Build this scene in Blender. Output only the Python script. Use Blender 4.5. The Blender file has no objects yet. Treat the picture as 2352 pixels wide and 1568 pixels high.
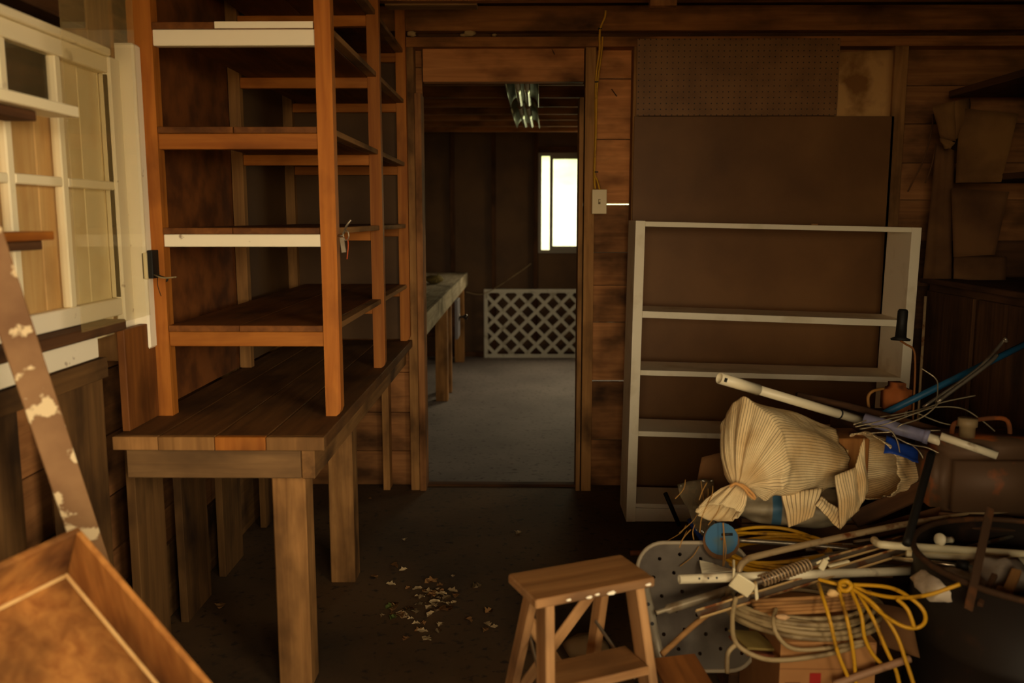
import bpy, bmesh, math, random
from mathutils import Vector, Matrix, Euler
random.seed(7)
R = math.radians
S = bpy.context.scene
C = S.collection

# ------------------------------------------------------------------ camera
F, CAM_H, PITCH, YAW = 2000.0, 1.4, R(8.08), R(0.69)
cam_d = bpy.data.cameras.new('camera')
cam = bpy.data.objects.new('camera', cam_d); C.objects.link(cam)
cam.location = (0, 0, CAM_H)
cam.rotation_euler = (math.pi / 2 - PITCH, 0, YAW)
cam_d.sensor_width = 36.0
cam_d.lens = F / 2352 * 36.0
cam_d.clip_start = 0.05
cam_d.dof.use_dof = True
cam_d.dof.focus_distance = 3.3
cam_d.dof.aperture_fstop = 2.4
S.camera = cam

# ------------------------------------------------------------------ world, daylight, exposure
W = bpy.data.worlds.new('overcast_sky'); S.world = W; W.use_nodes = True
bg = W.node_tree.nodes['Background']
bg.inputs[0].default_value = (1.0, 0.80, 0.50, 1)
bg.inputs[1].default_value = 14.0
def portal(name, loc, rot, sx, sy):
    d = bpy.data.lights.new(name, 'AREA'); d.shape = 'RECTANGLE'; d.size = sx; d.size_y = sy
    d.cycles.is_portal = True
    o = bpy.data.objects.new(name, d); C.objects.link(o); o.location = loc; o.rotation_euler = rot
portal('doorway_daylight', (0.125, -0.40, 1.40), (R(90), 0, 0), 1.14, 1.30)
portal('added_opening_portal', (1.18, 0.30, 1.475), (R(90), 0, R(90)), 1.28, 1.15)  # portal in the side opening that was added to brighten the left wall
portal('far_window_daylight', (0.75, 8.93, 1.54), (R(-90), 0, 0), 1.2, 1.0)
portal('side_window_daylight', (2.86, 6.6, 1.6), (R(90), 0, R(90)), 1.3, 0.5)
S.view_settings.view_transform = 'Standard'
S.view_settings.look = 'None'
S.view_settings.gamma = 1.0
S.view_settings.exposure = 0.0
S.view_settings.use_curve_mapping = False

# ------------------------------------------------------------------ pixel -> point helpers (each with its own real depth)
CR = Euler((math.pi / 2 - PITCH, 0, YAW)).to_matrix()
CO = Vector((0, 0, CAM_H))
def ray(px, py): return CR @ Vector(((px - 1176) / F, (784 - py) / F, -1))
def aY(px, py, Y): d = ray(px, py); return CO + d * (Y / d.y)
def aX(px, py, X): d = ray(px, py); return CO + d * (X / d.x)
def aZ(px, py, Z): d = ray(px, py); return CO + d * ((Z - CAM_H) / d.z)

# ------------------------------------------------------------------ materials
def lin(c):
    return tuple(((v / 255) / 12.92 if v / 255 <= 0.04045 else ((v / 255 + 0.055) / 1.055) ** 2.4) for v in c) + (1,)
MC = {}
def newmat(key):
    m = bpy.data.materials.new(key); m.use_nodes = True
    nt = m.node_tree; b = nt.nodes['Principled BSDF']
    return m, nt, b
def node(nt, t, **kw):
    n = nt.nodes.new(t)
    for k, v in kw.items():
        if k in n.inputs: n.inputs[k].default_value = v
        else: setattr(n, k, v)
    return n
def coords(nt, scale, offset=True):
    tc = node(nt, 'ShaderNodeTexCoord')
    mp = node(nt, 'ShaderNodeMapping'); mp.inputs['Scale'].default_value = scale
    nt.links.new(tc.outputs['Object'], mp.inputs['Vector'])
    if offset:
        oi = node(nt, 'ShaderNodeObjectInfo')
        mul = node(nt, 'ShaderNodeMath', operation='MULTIPLY'); mul.inputs[1].default_value = 37.0
        nt.links.new(oi.outputs['Random'], mul.inputs[0])
        cb = node(nt, 'ShaderNodeCombineXYZ')
        for i in range(3): nt.links.new(mul.outputs[0], cb.inputs[i])
        nt.links.new(cb.outputs[0], mp.inputs['Location'])
        return mp.outputs[0], oi.outputs['Random']
    return mp.outputs[0], None
def ramp(nt, fac, stops):
    r = node(nt, 'ShaderNodeValToRGB'); e = r.color_ramp.elements
    while len(e) < len(stops): e.new(0.5)
    for i, (p, c) in enumerate(stops):
        e[i].position = p; e[i].color = c
    nt.links.new(fac, r.inputs[0]); return r.outputs[0]
def mixc(nt, fac, a, b, mode='MIX'):
    m = node(nt, 'ShaderNodeMix', data_type='RGBA', blend_type=mode)
    for sock, v in ((m.inputs[0], fac), (m.inputs[6], a), (m.inputs[7], b)):
        if hasattr(v, 'links'): nt.links.new(v, sock)
        else: sock.default_value = v
    return m.outputs[2]
def bump(nt, b, h, dist, strength=0.6):
    bp = node(nt, 'ShaderNodeBump'); bp.inputs['Strength'].default_value = strength; bp.inputs['Distance'].default_value = dist
    nt.links.new(h, bp.inputs['Height']); nt.links.new(bp.outputs[0], b.inputs['Normal'])

WOODS = {   # light grain, dark grain, stain colour, stain threshold, roughness
    'pine':    ((184, 114, 44), (154, 88, 30), (104, 54, 18), 0.66, 0.6),
    'bench':   ((150, 108, 62), (118, 82, 44), (70, 46, 24), 0.60, 0.7),
    'grey':    ((142, 108, 70), (116, 86, 54), (80, 58, 36), 0.60, 0.8),
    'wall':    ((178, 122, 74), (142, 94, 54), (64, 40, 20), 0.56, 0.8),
    'beam':    ((164, 108, 60), (128, 82, 42), (70, 44, 22), 0.60, 0.8),
    'stud':    ((176, 128, 76), (136, 96, 54), (72, 48, 26), 0.58, 0.8),
    'stool':   ((184, 140, 94), (150, 106, 64), (96, 68, 46), 0.58, 0.7),
    'tray':    ((190, 130, 66), (148, 92, 42), (74, 42, 18), 0.54, 0.75),
    'ply':     ((128, 78, 34), (100, 58, 24), (66, 36, 14), 0.62, 0.6),
    'tan':     ((234, 196, 136), (214, 170, 108), (176, 130, 78), 0.66, 0.6),
    'stooltop': ((140, 98, 56), (112, 74, 38), (78, 50, 26), 0.62, 0.7),
    'benchtop': ((108, 72, 36), (84, 54, 26), (56, 34, 16), 0.60, 0.7),
    'oldstud': ((122, 88, 50), (94, 66, 36), (50, 33, 18), 0.56, 0.85),
    'lintel':  ((206, 140, 84), (170, 110, 62), (84, 50, 26), 0.60, 0.8),
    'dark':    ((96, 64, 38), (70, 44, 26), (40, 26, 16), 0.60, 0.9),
    'backtop': ((190, 176, 150), (156, 142, 116), (104, 92, 70), 0.62, 0.8),
}
def wood(fam, axis='X'):
    key = 'wood_%s_%s' % (fam, axis)
    if key in MC: return MC[key]
    m, nt, b = newmat(key); l, d, st, th, ro = WOODS[fam]
    sc = [26.0, 26.0, 26.0]; sc['XYZ'.index(axis)] = 1.6
    v, rnd = coords(nt, sc)
    n = node(nt, 'ShaderNodeTexNoise'); n.inputs['Scale'].default_value = 1.6; n.inputs['Detail'].default_value = 6; n.inputs['Distortion'].default_value = 0.6
    nt.links.new(v, n.inputs['Vector'])
    col = ramp(nt, n.outputs[0], [(0.3, lin(d)), (0.7, lin(l))])
    sc2 = [6.0, 6.0, 6.0]; sc2['XYZ'.index(axis)] = 3.2
    v2, _ = coords(nt, sc2)
    n2 = node(nt, 'ShaderNodeTexNoise'); n2.inputs['Scale'].default_value = 1.0; n2.inputs['Detail'].default_value = 4
    nt.links.new(v2, n2.inputs['Vector'])
    f = ramp(nt, n2.outputs[0], [(th - 0.12, (0, 0, 0, 1)), (th + 0.14, (1, 1, 1, 1))])
    col = mixc(nt, f, col, lin(st))
    hs = node(nt, 'ShaderNodeHueSaturation')
    mr = node(nt, 'ShaderNodeMapRange'); mr.inputs[3].default_value = 0.78; mr.inputs[4].default_value = 1.18
    nt.links.new(rnd, mr.inputs[0]); nt.links.new(mr.outputs[0], hs.inputs['Value']); nt.links.new(col, hs.inputs['Color'])
    nt.links.new(hs.outputs[0], b.inputs['Base Color'])
    b.inputs['Roughness'].default_value = ro
    b.inputs['Specular IOR Level'].default_value = 0.25
    bump(nt, b, n.outputs[0], 0.002, 0.5)
    MC[key] = m; return m
def solid(key, c, rough=0.6, metal=0.0, dirt=None, dscale=12.0, dth=0.6, dsoft=0.06, spec=0.3, bumpd=0.0):
    if key in MC: return MC[key]
    m, nt, b = newmat(key)
    b.inputs['Roughness'].default_value = rough; b.inputs['Metallic'].default_value = metal
    b.inputs['Specular IOR Level'].default_value = spec
    if dirt:
        v, _ = coords(nt, (dscale,) * 3)
        n = node(nt, 'ShaderNodeTexNoise'); n.inputs['Scale'].default_value = 1.0; n.inputs['Detail'].default_value = 6
        nt.links.new(v, n.inputs['Vector'])
        f = ramp(nt, n.outputs[0], [(dth - dsoft, (0, 0, 0, 1)), (dth + dsoft, (1, 1, 1, 1))])
        nt.links.new(mixc(nt, f, lin(c), lin(dirt)), b.inputs['Base Color'])
        if bumpd: bump(nt, b, n.outputs[0], bumpd)
    else: b.inputs['Base Color'].default_value = lin(c)
    MC[key] = m; return m
def concrete(key, c1, c2, c3):
    m, nt, b = newmat(key)
    v, _ = coords(nt, (1, 1, 1), False)
    n1 = node(nt, 'ShaderNodeTexNoise'); n1.inputs['Scale'].default_value = 1.7; n1.inputs['Detail'].default_value = 8; nt.links.new(v, n1.inputs['Vector'])
    n2 = node(nt, 'ShaderNodeTexNoise'); n2.inputs['Scale'].default_value = 34; n2.inputs['Detail'].default_value = 5; nt.links.new(v, n2.inputs['Vector'])
    col = ramp(nt, n1.outputs[0], [(0.35, lin(c1)), (0.65, lin(c2))])
    f = ramp(nt, n2.outputs[0], [(0.58, (0, 0, 0, 1)), (0.72, (1, 1, 1, 1))])
    col = mixc(nt, f, col, lin(c3))
    nt.links.new(col, b.inputs['Base Color']); b.inputs['Roughness'].default_value = 0.85
    bump(nt, b, n2.outputs[0], 0.004, 0.5)
    return m
def glassmat(key, tint, gloss, dust, dustc):
    m = bpy.data.materials.new(key); m.use_nodes = True; nt = m.node_tree; nt.nodes.clear()
    out = node(nt, 'ShaderNodeOutputMaterial'); t = node(nt, 'ShaderNodeBsdfTransparent'); t.inputs[0].default_value = tint
    g = node(nt, 'ShaderNodeBsdfGlossy'); g.inputs['Roughness'].default_value = 0.03
    df = node(nt, 'ShaderNodeBsdfDiffuse'); df.inputs[0].default_value = lin(dustc)
    m1 = node(nt, 'ShaderNodeMixShader'); m1.inputs[0].default_value = gloss
    m2 = node(nt, 'ShaderNodeMixShader'); m2.inputs[0].default_value = dust
    nt.links.new(t.outputs[0], m1.inputs[1]); nt.links.new(g.outputs[0], m1.inputs[2])
    nt.links.new(m1.outputs[0], m2.inputs[1]); nt.links.new(df.outputs[0], m2.inputs[2])
    nt.links.new(m2.outputs[0], out.inputs[0]); return m
GLASS = glassmat('old_window_glass', (0.985, 0.98, 0.965, 1), 0.04, 0.05, (230, 205, 150))
CLEAR = glassmat('clear_window_glass', (0.97, 0.98, 0.96, 1), 0.04, 0.01, (200, 200, 190))
SHEET = glassmat('loose_glass_sheet', (0.975, 0.97, 0.93, 1), 0.05, 0.09, (236, 206, 140))
PLASTIC = glassmat('clear_plastic_film', (0.8, 0.78, 0.7, 1), 0.15, 0.25, (150, 135, 110))
CREAM = solid('cream_paint', (248, 236, 204), 0.5, dirt=(150, 118, 78), dscale=9, dth=0.68)
WHITEP = solid('chipped_white_paint', (246, 236, 214), 0.5, dirt=(120, 84, 50), dscale=16, dth=0.70, dsoft=0.03)
BOOKP = solid('dull_white_paint', (250, 238, 212), 0.55, dirt=(214, 196, 160), dscale=6, dth=0.66, dsoft=0.12)
TANP = solid('faded_cream_panel', (255, 238, 196), 0.6, dirt=(236, 208, 154), dscale=5, dth=0.58, dsoft=0.12)
LATP = solid('lattice_grey_white', (206, 202, 188), 0.6, dirt=(170, 162, 144), dscale=8)
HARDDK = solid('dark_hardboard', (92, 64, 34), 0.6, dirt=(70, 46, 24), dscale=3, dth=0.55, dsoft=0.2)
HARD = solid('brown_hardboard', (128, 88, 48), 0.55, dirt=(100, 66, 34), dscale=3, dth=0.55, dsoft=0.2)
OSB = None
PVC = solid('white_plastic_tube', (226, 214, 184), 0.35, dirt=(120, 84, 50), dscale=14, dth=0.66, spec=0.4)
IVORY = solid('ivory_plastic', (228, 214, 176), 0.35, dirt=(150, 120, 76), dscale=20, dth=0.68, spec=0.4)
STEEL = solid('dull_steel', (150, 140, 124), 0.38, 0.75, dirt=(104, 76, 50), dscale=14, dth=0.60)
TUBESTEEL = solid('rust_spotted_tube', (176, 150, 112), 0.42, 0.3, dirt=(116, 66, 34), dscale=22, dth=0.60)
RUST = solid('heavy_rust', (104, 60, 32), 0.9, 0.1, dirt=(158, 82, 30), dscale=9, dth=0.60, dsoft=0.08, bumpd=0.006)
RUSTST = solid('brown_rust_strap', (70, 48, 30), 0.8, 0.1, dirt=(108, 66, 34), dscale=12)
RUSTDK = solid('dark_rusty_steel', (92, 68, 48), 0.6, 0.2, dirt=(168, 86, 32), dscale=9, dth=0.60, dsoft=0.08)
BLACK = solid('black_rubber', (26, 23, 20), 0.6)
DRUM = solid('black_drum', (34, 27, 22), 0.55, dirt=(70, 44, 28), dscale=5, dth=0.66)
BLUE = solid('faded_blue_metal', (20, 84, 122), 0.5, 0.0, dirt=(50, 80, 92), dscale=12, dth=0.60)
BLUEP = solid('blue_plastic', (30, 66, 158), 0.4, dirt=(24, 48, 100), dscale=9)
BLUETUBE = solid('blue_tube', (30, 84, 120), 0.45, dirt=(44, 70, 84), dscale=9)
LAVENDER = solid('lavender_pipe', (132, 130, 160), 0.45, dirt=(104, 100, 116), dscale=9)
YELLOW = solid('yellow_cable', (204, 152, 32), 0.45, dirt=(140, 98, 28), dscale=24, dth=0.62)
HOSE = solid('tan_hose', (160, 138, 100), 0.5, dirt=(116, 96, 66), dscale=14, dth=0.56)
CARD = solid('cardboard', (176, 126, 76), 0.85, dirt=(150, 102, 58), dscale=4, dth=0.58, dsoft=0.12)
CARDDK = solid('old_cardboard', (108, 74, 42), 0.9, dirt=(78, 50, 28), dscale=4, dth=0.55, dsoft=0.12)
PAPER = solid('brown_paper', (124, 88, 46), 0.85, dirt=(90, 60, 30), dscale=5, dth=0.55, dsoft=0.15)
RED = solid('red_print', (158, 34, 26), 0.7)
WIRE = solid('bare_wire', (170, 156, 128), 0.35, 0.6, dirt=(110, 90, 64), dscale=20)
BATHGREY = solid('grey_plastic_seat', (88, 77, 64), 0.55, dirt=(62, 48, 34), dscale=10, dth=0.56, dsoft=0.12)
STRAW = solid('dry_straw', (164, 120, 58), 0.8)
LEAFA = solid('dry_leaf_tan', (214, 190, 148), 0.8, dirt=(150, 118, 76), dscale=40)
LEAFB = solid('dry_leaf_green', (150, 170, 90), 0.8, dirt=(110, 92, 48), dscale=40)
LEAFC = solid('dry_leaf_brown', (176, 130, 80), 0.8, dirt=(92, 62, 34), dscale=40)
CHROME = solid('bright_reflector', (128, 128, 108), 0.38, 0.9)
TUBEGLASS = solid('lamp_tube', (214, 212, 190), 0.22, 0.9, spec=0.6)
ALU = solid('aluminium_frame', (128, 120, 108), 0.5, 0.5)
DARKIN = solid('dark_inside', (40, 28, 18), 0.9)
NEST = solid('insulation_fluff', (172, 146, 104), 0.95)
FLOORM = concrete('brown_dirty_concrete', (56, 39, 19), (92, 66, 36), (36, 23, 10))
FLOORB = concrete('grey_concrete', (102, 93, 90), (126, 116, 112), (62, 52, 46))
GRASS = solid('sunlit_grass_hill', (124, 134, 134), 0.9, dirt=(94, 114, 80), dscale=0.9, dth=0.5, dsoft=0.15)
EARTH = solid('pale_ground', (150, 136, 112), 0.9)

def pegmat():
    m, nt, b = newmat('pegboard_holes')
    v, _ = coords(nt, (1 / 0.0272,) * 3, False)
    fr = node(nt, 'ShaderNodeVectorMath', operation='FRACTION'); nt.links.new(v, fr.inputs[0])
    sub = node(nt, 'ShaderNodeVectorMath', operation='SUBTRACT'); sub.inputs[1].default_value = (0.5, 0.5, 0.5); nt.links.new(fr.outputs[0], sub.inputs[0])
    mul = node(nt, 'ShaderNodeVectorMath', operation='MULTIPLY'); mul.inputs[1].default_value = (1, 0, 1); nt.links.new(sub.outputs[0], mul.inputs[0])
    ln = node(nt, 'ShaderNodeVectorMath', operation='LENGTH'); nt.links.new(mul.outputs[0], ln.inputs[0])
    lt = node(nt, 'ShaderNodeMath', operation='LESS_THAN'); lt.inputs[1].default_value = 0.11; nt.links.new(ln.outputs['Value'], lt.inputs[0])
    n = node(nt, 'ShaderNodeTexNoise'); n.inputs['Scale'].default_value = 0.2; nt.links.new(v, n.inputs['Vector'])
    col = ramp(nt, n.outputs[0], [(0.35, lin((122, 82, 42))), (0.65, lin((142, 98, 54)))])
    nt.links.new(mixc(nt, lt.outputs[0], col, lin((30, 16, 8))), b.inputs['Base Color'])
    b.inputs['Roughness'].default_value = 0.6
    return m
PEG = pegmat()
def stripemat():
    m, nt, b = newmat('striped_ticking')
    uv = node(nt, 'ShaderNodeUVMap'); uv.uv_map = 'uv'
    sx = node(nt, 'ShaderNodeSeparateXYZ'); nt.links.new(uv.outputs[0], sx.inputs[0])
    fr = node(nt, 'ShaderNodeMath', operation='FRACT'); nt.links.new(sx.outputs[0], fr.inputs[0])
    st = ramp(nt, fr.outputs[0], [(0.0, (1, 1, 1, 1)), (0.14, (1, 1, 1, 1)), (0.22, (0, 0, 0, 1)), (0.50, (0, 0, 0, 1)), (0.53, (0.7, 0.7, 0.7, 1)), (0.56, (0, 0, 0, 1)), (0.95, (0, 0, 0, 1)), (1.0, (1, 1, 1, 1))])
    v, _ = coords(nt, (7, 7, 7), False)
    n = node(nt, 'ShaderNodeTexNoise'); n.inputs['Detail'].default_value = 5; n.inputs['Scale'].default_value = 1.0; nt.links.new(v, n.inputs['Vector'])
    base = ramp(nt, n.outputs[0], [(0.40, lin((240, 216, 168))), (0.66, lin((206, 170, 116)))])
    col = mixc(nt, st, base, lin((132, 108, 80)))
    nt.links.new(col, b.inputs['Base Color']); b.inputs['Roughness'].default_value = 0.9
    b.inputs['Specular IOR Level'].default_value = 0.1
    n2 = node(nt, 'ShaderNodeTexNoise'); n2.inputs['Scale'].default_value = 4; n2.inputs['Detail'].default_value = 4; nt.links.new(v, n2.inputs['Vector'])
    bump(nt, b, n2.outputs[0], 0.01, 0.5)
    return m
TICK = stripemat()
def sackmat():
    m, nt, b = newmat('white_sack_blue_bands')
    tc = node(nt, 'ShaderNodeTexCoord'); sx = node(nt, 'ShaderNodeSeparateXYZ'); nt.links.new(tc.outputs['Object'], sx.inputs[0])
    mu = node(nt, 'ShaderNodeMath', operation='MULTIPLY'); mu.inputs[1].default_value = 5.2; nt.links.new(sx.outputs[0], mu.inputs[0])
    fr = node(nt, 'ShaderNodeMath', operation='FRACT'); nt.links.new(mu.outputs[0], fr.inputs[0])
    st = ramp(nt, fr.outputs[0], [(0.0, (0, 0, 0, 1)), (0.70, (0, 0, 0, 1)), (0.72, (1, 1, 1, 1)), (0.84, (1, 1, 1, 1)), (0.86, (0, 0, 0, 1))])
    v, _ = coords(nt, (9, 9, 9), False)
    n = node(nt, 'ShaderNodeTexNoise'); n.inputs['Detail'].default_value = 5; n.inputs['Scale'].default_value = 1.0; nt.links.new(v, n.inputs['Vector'])
    base = ramp(nt, n.outputs[0], [(0.42, lin((158, 144, 118))), (0.66, lin((108, 92, 68)))])
    nt.links.new(mixc(nt, st, base, lin((62, 104, 132))), b.inputs['Base Color']); b.inputs['Roughness'].default_value = 0.6
    return m
SACK = sackmat()
def splatmat():
    m, nt, b = newmat('paint_splattered_plank')
    v, _ = coords(nt, (8, 8, 8), False)
    n = node(nt, 'ShaderNodeTexNoise'); n.inputs['Detail'].default_value = 7; n.inputs['Scale'].default_value = 1.6; nt.links.new(v, n.inputs['Vector'])
    n2 = node(nt, 'ShaderNodeTexNoise'); n2.inputs['Detail'].default_value = 5; n2.inputs['Scale'].default_value = 0.8; nt.links.new(v, n2.inputs['Vector'])
    col = ramp(nt, n2.outputs[0], [(0.35, lin((150, 112, 74))), (0.65, lin((116, 80, 48)))])
    f = ramp(nt, n.outputs[0], [(0.575, (0, 0, 0, 1)), (0.61, (1, 1, 1, 1))])
    nt.links.new(mixc(nt, f, col, lin((220, 196, 156))), b.inputs['Base Color']); b.inputs['Roughness'].default_value = 0.7
    return m
SPLAT = splatmat()

# ------------------------------------------------------------------ object helpers
WM = {}
def place(o, mat4, parent):
    if parent is not None:
        o.parent = parent; o.matrix_parent_inverse = WM[parent.name].inverted()
    o.matrix_basis = mat4
    WM[o.name] = mat4.copy()
def tag(o, label=None, cat=None, group=None, kind=None):
    if label: o['label'] = label
    if cat: o['category'] = cat
    if group: o['group'] = group
    if kind: o['kind'] = kind
    return o
def thing(name, loc, label, cat, group=None, kind=None, rotz=0.0):
    o = bpy.data.objects.new(name, None); C.objects.link(o); o.empty_display_size = 0.05
    place(o, Matrix.Translation(Vector(loc)) @ Matrix.Rotation(rotz, 4, 'Z'), None)
    return tag(o, label, cat, group, kind)
def mesh_obj(name, bm, mat, parent=None, mat4=None, smooth=False):
    me = bpy.data.meshes.new(name); bm.normal_update(); bm.to_mesh(me); bm.free()
    if smooth:
        for p in me.polygons: p.use_smooth = True
    o = bpy.data.objects.new(name, me); C.objects.link(o)
    for mm in (mat if isinstance(mat, (list, tuple)) else [mat]): me.materials.append(mm)
    place(o, mat4 or Matrix.Identity(4), parent)
    return o
def recenter(bm):
    lo = Vector((1e9,) * 3); hi = Vector((-1e9,) * 3)
    for v in bm.verts:
        for i in range(3): lo[i] = min(lo[i], v.co[i]); hi[i] = max(hi[i], v.co[i])
    c = (lo + hi) / 2
    for v in bm.verts: v.co -= c
    return c
def free_obj(name, bm, mat, parent=None, smooth=False):
    c = recenter(bm)
    return mesh_obj(name, bm, mat, parent, Matrix.Translation(c), smooth)
def box_bm(dx, dy, dz, bev=0.002):
    bm = bmesh.new(); bmesh.ops.create_cube(bm, size=1.0)
    for v in bm.verts: v.co = Vector((v.co.x * dx, v.co.y * dy, v.co.z * dz))
    if bev:
        bv = min(bev, 0.3 * min(dx, dy, dz))
        bmesh.ops.bevel(bm, geom=list(bm.edges), offset=bv, segments=1, affect='EDGES')
    return bm
def longest(dx, dy, dz): return 'XYZ'[max(range(3), key=lambda i: (dx, dy, dz)[i])]
def board(name, x0, x1, y0, y1, z0, z1, mat, parent=None, bev=0.002, rot=None, jit=0.0):
    dx, dy, dz = abs(x1 - x0), abs(y1 - y0), abs(z1 - z0)
    if isinstance(mat, str): mat = wood(mat, longest(dx, dy, dz))
    M = Matrix.Translation(((x0 + x1) / 2, (y0 + y1) / 2, (z0 + z1) / 2))
    if jit: M = M @ Euler((random.uniform(-jit, jit), random.uniform(-jit, jit), random.uniform(-jit, jit))).to_matrix().to_4x4()
    if rot is not None: M = M @ rot
    return mesh_obj(name, box_bm(dx, dy, dz, bev), mat, parent, M)
def frame_m(a, b, up=Vector((0, 0, 1))):
    x = (b - a).normalized(); z = up - x * up.dot(x)
    if z.length < 1e-4: z = Vector((0, 1, 0)) - x * x.y
    z.normalize(); y = z.cross(x)
    M = Matrix((x, y, z)).transposed().to_4x4(); M.translation = (a + b) / 2
    return M
def beam(name, a, b, w, t, mat, parent=None, up=Vector((0, 0, 1)), bev=0.002):
    a, b = Vector(a), Vector(b)
    if isinstance(mat, str): mat = wood(mat, 'X')
    return mesh_obj(name, box_bm((b - a).length, w, t, bev), mat, parent, frame_m(a, b, up))
def smooth_path(pts, n=6, closed=False):
    pts = [Vector(p) for p in pts]
    if len(pts) < 3: return pts
    out = []; N = len(pts); segs = N if closed else N - 1
    for i in range(segs):
        g = (lambda k: pts[k % N]) if closed else (lambda k: pts[min(max(k, 0), N - 1)])
        p0, p1, p2, p3 = g(i - 1), g(i), g(i + 1), g(i + 2)
        for j in range(n):
            t = j / n
            out.append(0.5 * ((2 * p1) + (p2 - p0) * t + (2 * p0 - 5 * p1 + 4 * p2 - p3) * t * t + (3 * p1 - p0 - 3 * p2 + p3) * t ** 3))
    if not closed: out.append(pts[-1])
    return out
def tube_bm(pts, r, sides=8, closed=False, bm=None, caps=True):
    bm = bm or bmesh.new(); rings = []; N = len(pts)
    t0 = (pts[1] - pts[0]).normalized()
    nrm = t0.orthogonal().normalized()
    for i, p in enumerate(pts):
        if closed: t = (pts[(i + 1) % N] - pts[i - 1]).normalized()
        else: t = (pts[min(i + 1, N - 1)] - pts[max(i - 1, 0)]).normalized()
        nrm = (nrm - t * nrm.dot(t)).normalized(); bn = t.cross(nrm)
        rr = r[i] if isinstance(r, (list, tuple)) else r
        rings.append([bm.verts.new(p + (nrm * math.cos(2 * math.pi * k / sides) + bn * math.sin(2 * math.pi * k / sides)) * rr) for k in range(sides)])
    for i in range(N if closed else N - 1):
        a, b = rings[i], rings[(i + 1) % N]
        for k in range(sides):
            bm.faces.new((a[k], a[(k + 1) % sides], b[(k + 1) % sides], b[k]))
    if caps and not closed:
        bm.faces.new(list(reversed(rings[0]))); bm.faces.new(rings[-1])
    return bm
def tube(name, pts, r, mat, parent=None, sides=10, n=6, closed=False):
    P = smooth_path(pts, n, closed)
    return free_obj(name, tube_bm(P, r, sides, closed), mat, parent, smooth=True)
def hollow_bm(a, b, r, wall, sides=16):
    a, b = Vector(a), Vector(b); t = (b - a).normalized(); n1 = t.orthogonal().normalized(); n2 = t.cross(n1)
    bm = bmesh.new()
    def ring(c, rr): return [bm.verts.new(c + (n1 * math.cos(2 * math.pi * k / sides) + n2 * math.sin(2 * math.pi * k / sides)) * rr) for k in range(sides)]
    A, B, Ai, Bi = ring(a, r), ring(b, r), ring(a, r - wall), ring(b, r - wall)
    for P, Q in ((A, B), (B, Bi), (Bi, Ai), (Ai, A)):
        for k in range(sides): bm.faces.new((P[k], P[(k + 1) % sides], Q[(k + 1) % sides], Q[k]))
    return bm
def lathe_bm(prof, sides=24):
    bm = bmesh.new(); rings = []
    for r, z in prof:
        if r < 1e-5: rings.append([bm.verts.new((0, 0, z))])
        else: rings.append([bm.verts.new((r * math.cos(2 * math.pi * k / sides), r * math.sin(2 * math.pi * k / sides), z)) for k in range(sides)])
    for a, b in zip(rings, rings[1:]):
        for k in range(sides):
            k2 = (k + 1) % sides
            if len(a) == 1: bm.faces.new((a[0], b[k2], b[k]))
            elif len(b) == 1: bm.faces.new((a[k], a[k2], b[0]))
            else: bm.faces.new((a[k], a[k2], b[k2], b[k]))
    bmesh.ops.recalc_face_normals(bm, faces=bm.faces)
    return bm
def prism_bm(poly, d, axis='Y'):      # closed outline in the x-z plane, thickness d in y
    bm = bmesh.new()
    a = [bm.verts.new((x, -d / 2, z)) for x, z in poly]; b = [bm.verts.new((x, d / 2, z)) for x, z in poly]
    bm.faces.new(a); bm.faces.new(list(reversed(b)))
    n = len(poly)
    for i in range(n): bm.faces.new((a[i], b[i], b[(i + 1) % n], a[(i + 1) % n]))
    bmesh.ops.recalc_face_normals(bm, faces=bm.faces)
    return bm
def sheet_bm(c00, c10, c01, c11, nx=8, ny=8, wav=0.01, thick=0.002, seed=0, bow=0.0):
    rg = random.Random(seed); ph = [rg.uniform(0, 6.28) for _ in range(6)]
    c00, c10, c01, c11 = map(Vector, (c00, c10, c01, c11))
    nrm = (c10 - c00).cross(c01 - c00).normalized()
    bm = bmesh.new(); uvl = bm.loops.layers.uv.new('uv'); G = {}; UV = {}
    L = (c10 - c00).length
    for side in (0, 1):
        for i in range(nx + 1):
            for j in range(ny + 1):
                u, v = i / nx, j / ny
                p = (c00 * (1 - u) + c10 * u) * (1 - v) + (c01 * (1 - u) + c11 * u) * v
                h = wav * (math.sin(5 * u + ph[0] + 2 * v) + 0.6 * math.sin(9 * v + ph[1] + 3 * u) + 0.4 * math.sin(15 * u + ph[2])) + bow * math.sin(math.pi * u) * math.sin(math.pi * v)
                vv = bm.verts.new(p + nrm * (h + (thick if side else 0))); G[side, i, j] = vv; UV[vv] = (u * L / 0.0088, v)
    fs = []
    for i in range(nx):
        for j in range(ny):
            fs.append(bm.faces.new((G[0, i, j], G[0, i, j + 1], G[0, i + 1, j + 1], G[0, i + 1, j])))
            fs.append(bm.faces.new((G[1, i, j], G[1, i + 1, j], G[1, i + 1, j + 1], G[1, i, j + 1])))
    for i in range(nx):
        for j in (0, ny): fs.append(bm.faces.new((G[0, i, j], G[0, i + 1, j], G[1, i + 1, j], G[1, i, j])))
    for j in range(ny):
        for i in (0, nx): fs.append(bm.faces.new((G[0, i, j], G[0, i, j + 1], G[1, i, j + 1], G[1, i, j])))
    for f in fs:
        for l in f.loops: l[uvl].uv = UV[l.vert]
    bmesh.ops.recalc_face_normals(bm, faces=bm.faces)
    return bm
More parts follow.
